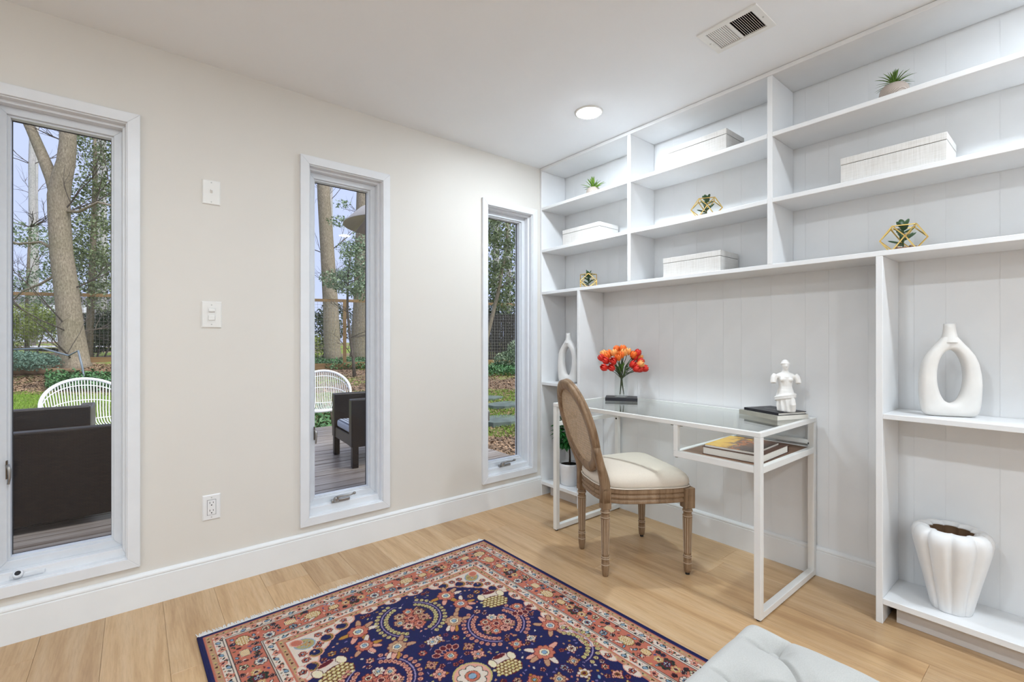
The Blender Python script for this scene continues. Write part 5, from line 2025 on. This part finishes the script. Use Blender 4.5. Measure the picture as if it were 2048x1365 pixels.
tree('young_holly', 'young holly with a thin bent stem in the middle window', 'tree', holly_g, 13.0, -4.38, [(0.0, -0.1), (-0.04, 0.5), (-0.13, 1.1), (-0.20, 1.8), (-0.20, 2.6), (-0.1, 3.6)], [0.05, 0.042, 0.038, 0.033, 0.028, 0.02], 'twig',
     foliage=[(-0.1, 2.65, 0, 0.6, 0.42), (0.1, 3.3, 0, 0.5, 0.45), (-0.55, 2.7, 0, 0.45, 0.28), (0.25, 3.9, 0.1, 0.35, 0.4), (-0.5, 4.4, 0.3, 0.4, 0.15), (-0.25, 3.6, 0.2, 0.35, 0.25), (0.2, 2.4, 0, 0.4, 0.3), (-0.45, 4.9, 0.3, 0.3, 0.10)], fmat='holly_light', n=4200, size=0.042, seed=12, bare=10)
tree('holly_tree', 'dense green holly with a leaning stem filling the right window', 'tree', holly_g, 11.5, -0.42, [(-0.35, -0.1), (-0.2, 1.2), (0.1, 2.4), (0.3, 3.6), (0.3, 4.6)], [0.06, 0.05, 0.045, 0.035, 0.02], 'bark',
     foliage=[(-0.1, 3.3, 0, 0.8, 0.5), (0.2, 3.9, 0, 0.8, 0.5), (-0.3, 4.2, 0.2, 0.6, 0.5), (0.3, 2.7, 0, 0.6, 0.4), (-0.35, 2.6, 0.2, 0.5, 0.4), (0.3, 2.1, 0.3, 0.45, 0.3), (-0.4, 4.8, 0, 0.7, 0.4)], n=7500, size=0.044, seed=15, bare=5)


def shrub(name, label, group, s, t, blobs, n, size, mat, seed):
    x, y = G(s, t)
    o = thing(name, label, 'shrub', (x, y, ground_z(x, y)), 0, group)
    bl = [(b[0] * 0.7771, -b[0] * 0.6294, b[1], b[2], b[2], b[3]) for b in blobs]
    leaf_cloud('foliage', bl, n, size, mat, o, seed)
    mb = MB()
    for b in bl:
        mb.tube([(b[0] * 0.4, b[1] * 0.4, -0.05), (b[0], b[1], b[2])], [0.025, 0.010], 6)
    obj('stems', mb, 'twig', o)
    return o


sg = 'garden shrubs'
shrub('yellow_shrub', 'yellow green shrub behind the fence at the far left', sg, 14.6, -15.1, [(-0.2, 1.1, 0.9, 0.6), (0.5, 0.9, 0.6, 0.5), (-0.7, 0.7, 0.7, 0.6)], 5500, 0.040, 'yellow_bush', 71)
shrub('juniper_shrub', 'blue green juniper shrub left of the forked tree', sg, 11.9, -12.3, [(-0.3, 0.30, 0.75, 0.26), (0.35, 0.25, 0.5, 0.22)], 6500, 0.030, 'juniper_leaf', 72)
shrub('dark_shrub', 'dark evergreen shrub right of the forked tree', sg, 14.2, -12.75, [(0.3, 0.9, 0.7, 0.55), (0.8, 1.0, 0.6, 0.5), (0.0, 0.5, 0.5, 0.4)], 6000, 0.040, 'dark_bush', 73)
shrub('dark_shrub', 'dark evergreen shrub beyond the fence in the middle window', sg, 21.0, -8.9, [(0, 1.2, 1.2, 0.9), (1.0, 1.6, 1.0, 0.9)], 2200, 0.08, 'dark_bush', 74)
shrub('yellow_shrub', 'bare yellow leaved shrub behind the fence in the middle window', sg, 17.0, -7.3, [(0, 0.6, 0.6, 0.5)], 800, 0.05, 'yellow_bush', 75)
shrub('leafy_shrub', 'leafy green shrub above the kick board in the right window', sg, 14.6, 0.0, [(0.3, 0.55, 0.5, 0.45), (0.0, 0.3, 0.6, 0.3)], 3200, 0.040, 'holly_light', 76)
shrub('dark_shrub', 'tall dark evergreen hedge shrub behind the right window fence', sg, 19.0, -0.6, [(0, 1.3, 1.6, 1.0), (0.8, 2.4, 1.3, 0.9), (-0.8, 2.2, 1.2, 0.9)], 4200, 0.075, 'dark_bush', 77)

# brown screen fence of the neighbour behind the right window
x, y = G(17.2, -0.2)
sf = thing('screen_fence', 'dark brown slatted screen fence seen through the right window', 'fence', (x, y, ground_z(x, y)), math.radians(-39))
slm = box(-0.035, -0.01, 0, 0.035, 0.01, 1.75).mesh('slat', 'dark_screen')
for k in range(48):
    obj('slat', slm, None, sf, loc=((k - 24) * 0.078, 0, 0.02 + 0.02 * math.sin(k * 3.3)))
for z in (0.4, 1.5):
    obj('cross_rail', box(-1.9, 0.01, z, 1.9, 0.05, z + 0.08), 'dark_screen', sf)


# ---- ground cover
def scatter(name, label, cat, n, area, size, mat, seed, lift=0.01, flat=0.5, tilt=0.35, ht=0.0):
    r = np.random.RandomState(seed)
    pts = []
    for (s0, s1, f0, f1, wgt) in area:
        m = int(n * wgt)
        s = r.uniform(s0, s1, m)
        f = r.uniform(f0, f1, m)
        for a, b in zip(s, f):
            x, y = G(a, a * b)
            if y > 4.5 or x > 1.0:
                pts.append((x, y, ground_z(x, y) + lift + r.uniform(0, ht + 1e-6)))
    c = np.array(pts)
    m = len(c)
    a = r.uniform(0, 6.28, m)
    ti = r.normal(0, tilt, (m, 2))
    u = np.stack([np.cos(a), np.sin(a), ti[:, 0]], 1)
    w = np.stack([-np.sin(a), np.cos(a), ti[:, 1]], 1)
    s = size * r.uniform(0.6, 1.3, (m, 1))
    v = np.stack([c - u * s, c + w * s * flat, c + u * s, c - w * s * flat], 1).reshape(-1, 3)
    o = np_obj(name, v, np.arange(m * 4).reshape(m, 4), mat)
    return tag(o, label, cat, kind='stuff')


# slope ratios across the three windows: left -1.10..-0.82, middle -0.44..-0.29, right -0.06..0.03
LW, MW, RWd = (-1.12, -0.82), (-0.46, -0.28), (-0.08, 0.04)
scatter('fallen_leaves', 'brown fallen leaves strewn over the garden ground', 'leaves', 26000,
        [(10.3, 12.6, *LW, 0.42), (8, 15, *MW, 0.28), (5.0, 14.5, *RWd, 0.30)], 0.030, 'dead_leaf', 91, 0.012)
scatter('ivy', 'green ivy ground cover below the trees', 'ivy', 13000,
        [(14.6, 17.5, *MW, 0.5), (13.0, 15.0, *RWd, 0.22), (10.6, 11.6, -1.0, -0.84, 0.16), (6.9, 8.5, *MW, 0.12)], 0.036, 'ivy_leaf', 92, 0.03, 0.6, 0.6, 0.18)


def grass(n, area, seed):
    r = np.random.RandomState(seed)
    V = []
    for (s0, s1, f0, f1, wgt) in area:
        for _ in range(int(n * wgt)):
            s = r.uniform(s0, s1)
            x, y = G(s, s * r.uniform(f0, f1))
            if y < 4.5 and x < 1.0:
                continue
            z = ground_z(x, y) - 0.004
            a = r.uniform(0, 6.28)
            h = r.uniform(0.03, 0.075)
            w = 0.006
            lx, ly = r.normal(0, 0.03, 2)
            V += [(x - math.cos(a) * w, y - math.sin(a) * w, z), (x + math.cos(a) * w, y + math.sin(a) * w, z), (x + lx, y + ly, z + h)]
    v = np.array(V)
    return tag(np_obj('lawn_grass', v, np.arange(len(v)).reshape(-1, 3), 'grass_blade'), 'short bright green lawn grass beyond the deck', 'grass', kind='stuff')


grass(30000, [(6.8, 10.5, *LW, 0.62), (8.2, 10.5, *MW, 0.16), (7.0, 11.0, *RWd, 0.22)], 93)

# edging logs, pipe, stepping stones
for (s, t0, t1, dz, r_), lab in zip(((11.75, -13.0, -9.9, 0.10, 0.09), (12.05, -13.2, -11.6, 0.12, 0.075)), ('long edging log lying before the forked tree', 'short rotten log behind the edging log')):
    pts = []
    for k in range(7):
        x, y = G(s + 0.05 * math.sin(k), t0 + (t1 - t0) * k / 6)
        pts.append((x, y, ground_z(x, y) + dz - 0.03))
    tag(obj('edging_log', MB().tube(pts, [r_ * (1 - 0.05 * (k % 2)) for k in range(7)], 10), 'log_wood', None, True), lab, 'log')
pts = []
for s, t_, z in ((11.3, -9.7, 0.06), (11.3, -10.35, 0.06), (11.3, -10.40, 0.35), (11.3, -10.50, 0.75), (11.32, -10.75, 0.62), (11.32, -11.4, 0.80), (11.32, -12.2, 0.78)):
    x, y = G(s, t_)
    pts.append((x, y, ground_z(x, y) + z))
tag(obj('garden_pipe', MB().tube(pts, 0.022, 8), 'garden_pipe', None, True), 'blue grey bent pipe in front of the forked tree', 'pipe')
for (s, t_, r_), lab in zip(((8.0, -0.20, 0.50), (9.15, -0.10, 0.45), (9.9, -0.55, 0.40), (8.5, -2.62, 0.35)), ('large slate stepping stone nearest the right window', 'slate stepping stone behind the nearest one in the right window', 'small slate stepping stone farthest off in the right window', 'slate stepping stone by the white chair in the middle window')):
    x, y = G(s, t_)
    q = random.Random(int(s * 10))
    poly = [(r_ * q.uniform(0.8, 1.1) * math.cos(a), r_ * 0.75 * q.uniform(0.8, 1.1) * math.sin(a)) for a in [2 * PI * k / 11 for k in range(11)]]
    tag(obj('stepping_stone', MB().prism(poly, -0.05, 0.05), 'stone_flag', None, loc=(x, y, ground_z(x, y)), bevel=0.01), lab, 'stepping stone', 'slate stepping stones')

# neighbouring house behind the left window
x, y = G(36, -36.2)
hs = thing('house', 'white gabled house far behind the left window trees', 'house', (x, y, ground_z(x, y)), math.radians(-30))
obj('wall', box(-5, 0, -0.5, 4.2, 6, 2.5), 'house_siding', hs)
obj('porch_wall', box(1.4, -0.06, -0.3, 2.6, 0.0, 2.3), 'house_wall', hs)
obj('roof', MB().add([(-5.5, -0.8, 2.6), (4.8, -0.8, 2.6), (4.8, 3, 3.7), (-5.5, 3, 3.7), (-5.5, 6.6, 2.5), (4.8, 6.6, 2.5), (-5.5, -0.8, 2.4), (4.8, -0.8, 2.4)], [(0, 1, 2, 3), (3, 2, 5, 4), (0, 6, 7, 1), (0, 3, 4, 6), (1, 7, 5, 2), (6, 4, 5, 7)]), 'roof_shingle', hs)
obj('fascia', box(-5.5, -0.86, 2.2, 4.8, -0.78, 2.75), 'house_siding', hs)
for wx in (-2.6, -0.2):
    f_ = obj('house_window', box(wx, -0.05, 0.6, wx + 1.2, 0.0, 2.0), 'house_siding', hs)
    obj('pane', box(wx + 0.08, -0.07, 0.68, wx + 1.12, -0.045, 1.92), 'window_dark', f_)
tag(obj('driveway', MB().prism([(G(17.5, -17.9)), (G(17.5, -14.4)), (G(21, -17.4)), (G(21, -22.5))], 0.0, 0.02), 'house_siding', None, loc=(0, 0, ground_z(*G(19, -18)) + 0.10)), 'pale concrete driveway patch before the far house', kind='structure')


# ---- outdoor furniture
def rattan_chair(loc, rotz, label):
    t = thing('rattan_chair', label, 'chair', loc, rotz, 'white rattan chairs on the deck')

    def rim(a):
        return Vector((0.36 * math.cos(a), 0.375 * math.sin(a), 0.36 + 0.47 * ((1 - math.cos(a)) / 2) ** 1.25))

    obj('rim', MB().tube([rim(2 * PI * k / 56) for k in range(56)], 0.0165, 8, closed=True), 'white_resin', t, True)
    spokes = []
    for k in range(-14, 15):
        f = k / 15.0
        ab = PI - math.asin(f)
        af = math.asin(f)
        b, e = rim(ab), rim(af)
        ctl = [b, Vector((b.x * 0.92, b.y * 0.96, b.z * 0.72 + 0.10)), Vector((b.x * 0.72 + 0.02, b.y * 0.88, 0.395 + 0.02 * abs(f))), Vector((0.0, b.y * 0.84, 0.335 + 0.03 * f * f)), Vector((e.x * 0.7, e.y * 0.94, 0.34)), e]
        pts = []
        for i in range(len(ctl) - 1):
            p0, p1, p2, p3 = ctl[max(0, i - 1)], ctl[i], ctl[i + 1], ctl[min(len(ctl) - 1, i + 2)]
            for u in (0, 0.33, 0.66):
                pts.append(0.5 * ((2 * p1) + (p2 - p0) * u + (2 * p0 - 5 * p1 + 4 * p2 - p3) * u * u + (3 * p1 - p0 - 3 * p2 + p3) * u ** 3))
        pts.append(ctl[-1])
        spokes.append(pts)
        obj('spoke', MB().tube(pts, 0.0052, 6), 'white_resin', t, True)
    for i in (2, 4, 6, 9, 12):
        obj('cross_band', MB().tube([s[i] for s in spokes], 0.0050, 6), 'white_resin', t, True)
    for a in (0.75, 2.35, 3.93, 5.53):
        obj('leg', MB().tube([(0.20 * math.cos(a), 0.20 * math.sin(a), 0.345), (0.27 * math.cos(a), 0.27 * math.sin(a), 0.0)], [0.013, 0.011], 8), 'bronze', t, True)
    return t


rattan_chair((-2.70, 4.02, -0.10), math.radians(-75), 'white rattan bowl chair on the deck in the left window')
rattan_chair((-0.42, 3.85, -0.10), math.radians(-112), 'white rattan bowl chair on the deck in the middle window')


def wicker(loc, rotz, w, label, name='wicker_armchair', cat='chair', h=0.66):
    """deep wicker seat: local +x is the front, y across"""
    t = thing(name, label, cat, loc, rotz, 'dark wicker seating on the deck')
    d = 0.70
    obj('backrest', box(-d / 2, -w / 2, 0.05, -d / 2 + 0.10, w / 2, h), 'dark_wicker', t, bevel=0.012)
    for s in (-1, 1):
        obj('arm', box(-d / 2 + 0.10, s * w / 2, 0.20, d / 2, s * (w / 2 - 0.10), h - 0.04), 'dark_wicker', t, bevel=0.012)
        for lx in (-d / 2 + 0.12, d / 2 - 0.07):
            obj('leg', box(lx, s * w / 2, 0.0, lx + 0.06, s * (w / 2 - 0.06), 0.22), 'dark_wicker', t, bevel=0.004)
    obj('seat_base', box(-d / 2 + 0.10, -w / 2 + 0.10, 0.20, d / 2 - 0.01, w / 2 - 0.10, 0.31), 'dark_wicker', t, bevel=0.008)
    n = max(1, round((w - 0.2) / 0.62))
    cw = (w - 0.22) / n
    for k in range(n):
        y0 = -w / 2 + 0.11 + k * cw
        obj('cushion', box(-d / 2 + 0.11, y0 + 0.005, 0.312, d / 2 - 0.02, y0 + cw - 0.005, 0.40), 'grey_cushion', t, bevel=0.03, seg=3)
    return t


wicker((-2.45, 2.06, -0.098), PI / 2, 1.55, 'dark wicker sofa back close outside the left window', 'wicker_sofa', 'sofa', 0.655)
wicker((-3.08, 3.05, -0.098), PI / 2, 0.90, 'dark wicker armchair behind the sofa in the left window', h=0.70)
wicker((-0.33, 2.28, -0.098), math.radians(176), 0.74, 'dark wicker armchair turned sideways in the middle window', h=0.71)

# patio heater: only the edge of its reflector dome shows at the top of the middle window
ph = thing('patio_heater', 'patio heater with a tan metal reflector dome in the middle window', 'heater', (-0.64, 1.08, -0.060))
obj('base', MB().lathe([(0.0, 0), (0.23, 0), (0.23, 0.04), (0.20, 0.08), (0.05, 0.11), (0.03, 0.13)], 28, cap=False), 'heater_metal', ph, True)
obj('tank_cover', MB().lathe([(0.19, 0.06), (0.19, 0.70), (0.06, 0.80), (0.03, 0.82)], 28, cap=False), 'heater_metal', ph, True)
obj('pole', MB().lathe([(0.03, 0.1), (0.03, 1.85)], 16), 'heater_metal', ph, True)
obj('burner', MB().lathe([(0.05, 1.80), (0.11, 1.84), (0.11, 2.08), (0.05, 2.12)], 24), 'heater_metal', ph, True)
for k in range(3):
    a = k * 2 * PI / 3
    obj('dome_panel', MB().loft([[(r * math.cos(b), r * math.sin(b), z) for r, z in ((0.02, 2.37), (0.16, 2.345), (0.30, 2.275), (0.42, 2.16), (0.42, 2.152), (0.30, 2.267), (0.16, 2.337), (0.02, 2.362))] for b in [a + 0.006 + (2 * PI / 3 - 0.012) * i / 14 for i in range(15)]]), 'heater_metal', ph, True)
    obj('bracket', MB().tube([(0.06 * math.cos(a), 0.06 * math.sin(a), 2.10), (0.10 * math.cos(a), 0.10 * math.sin(a), 2.338)], 0.006, 6), 'heater_metal', ph)
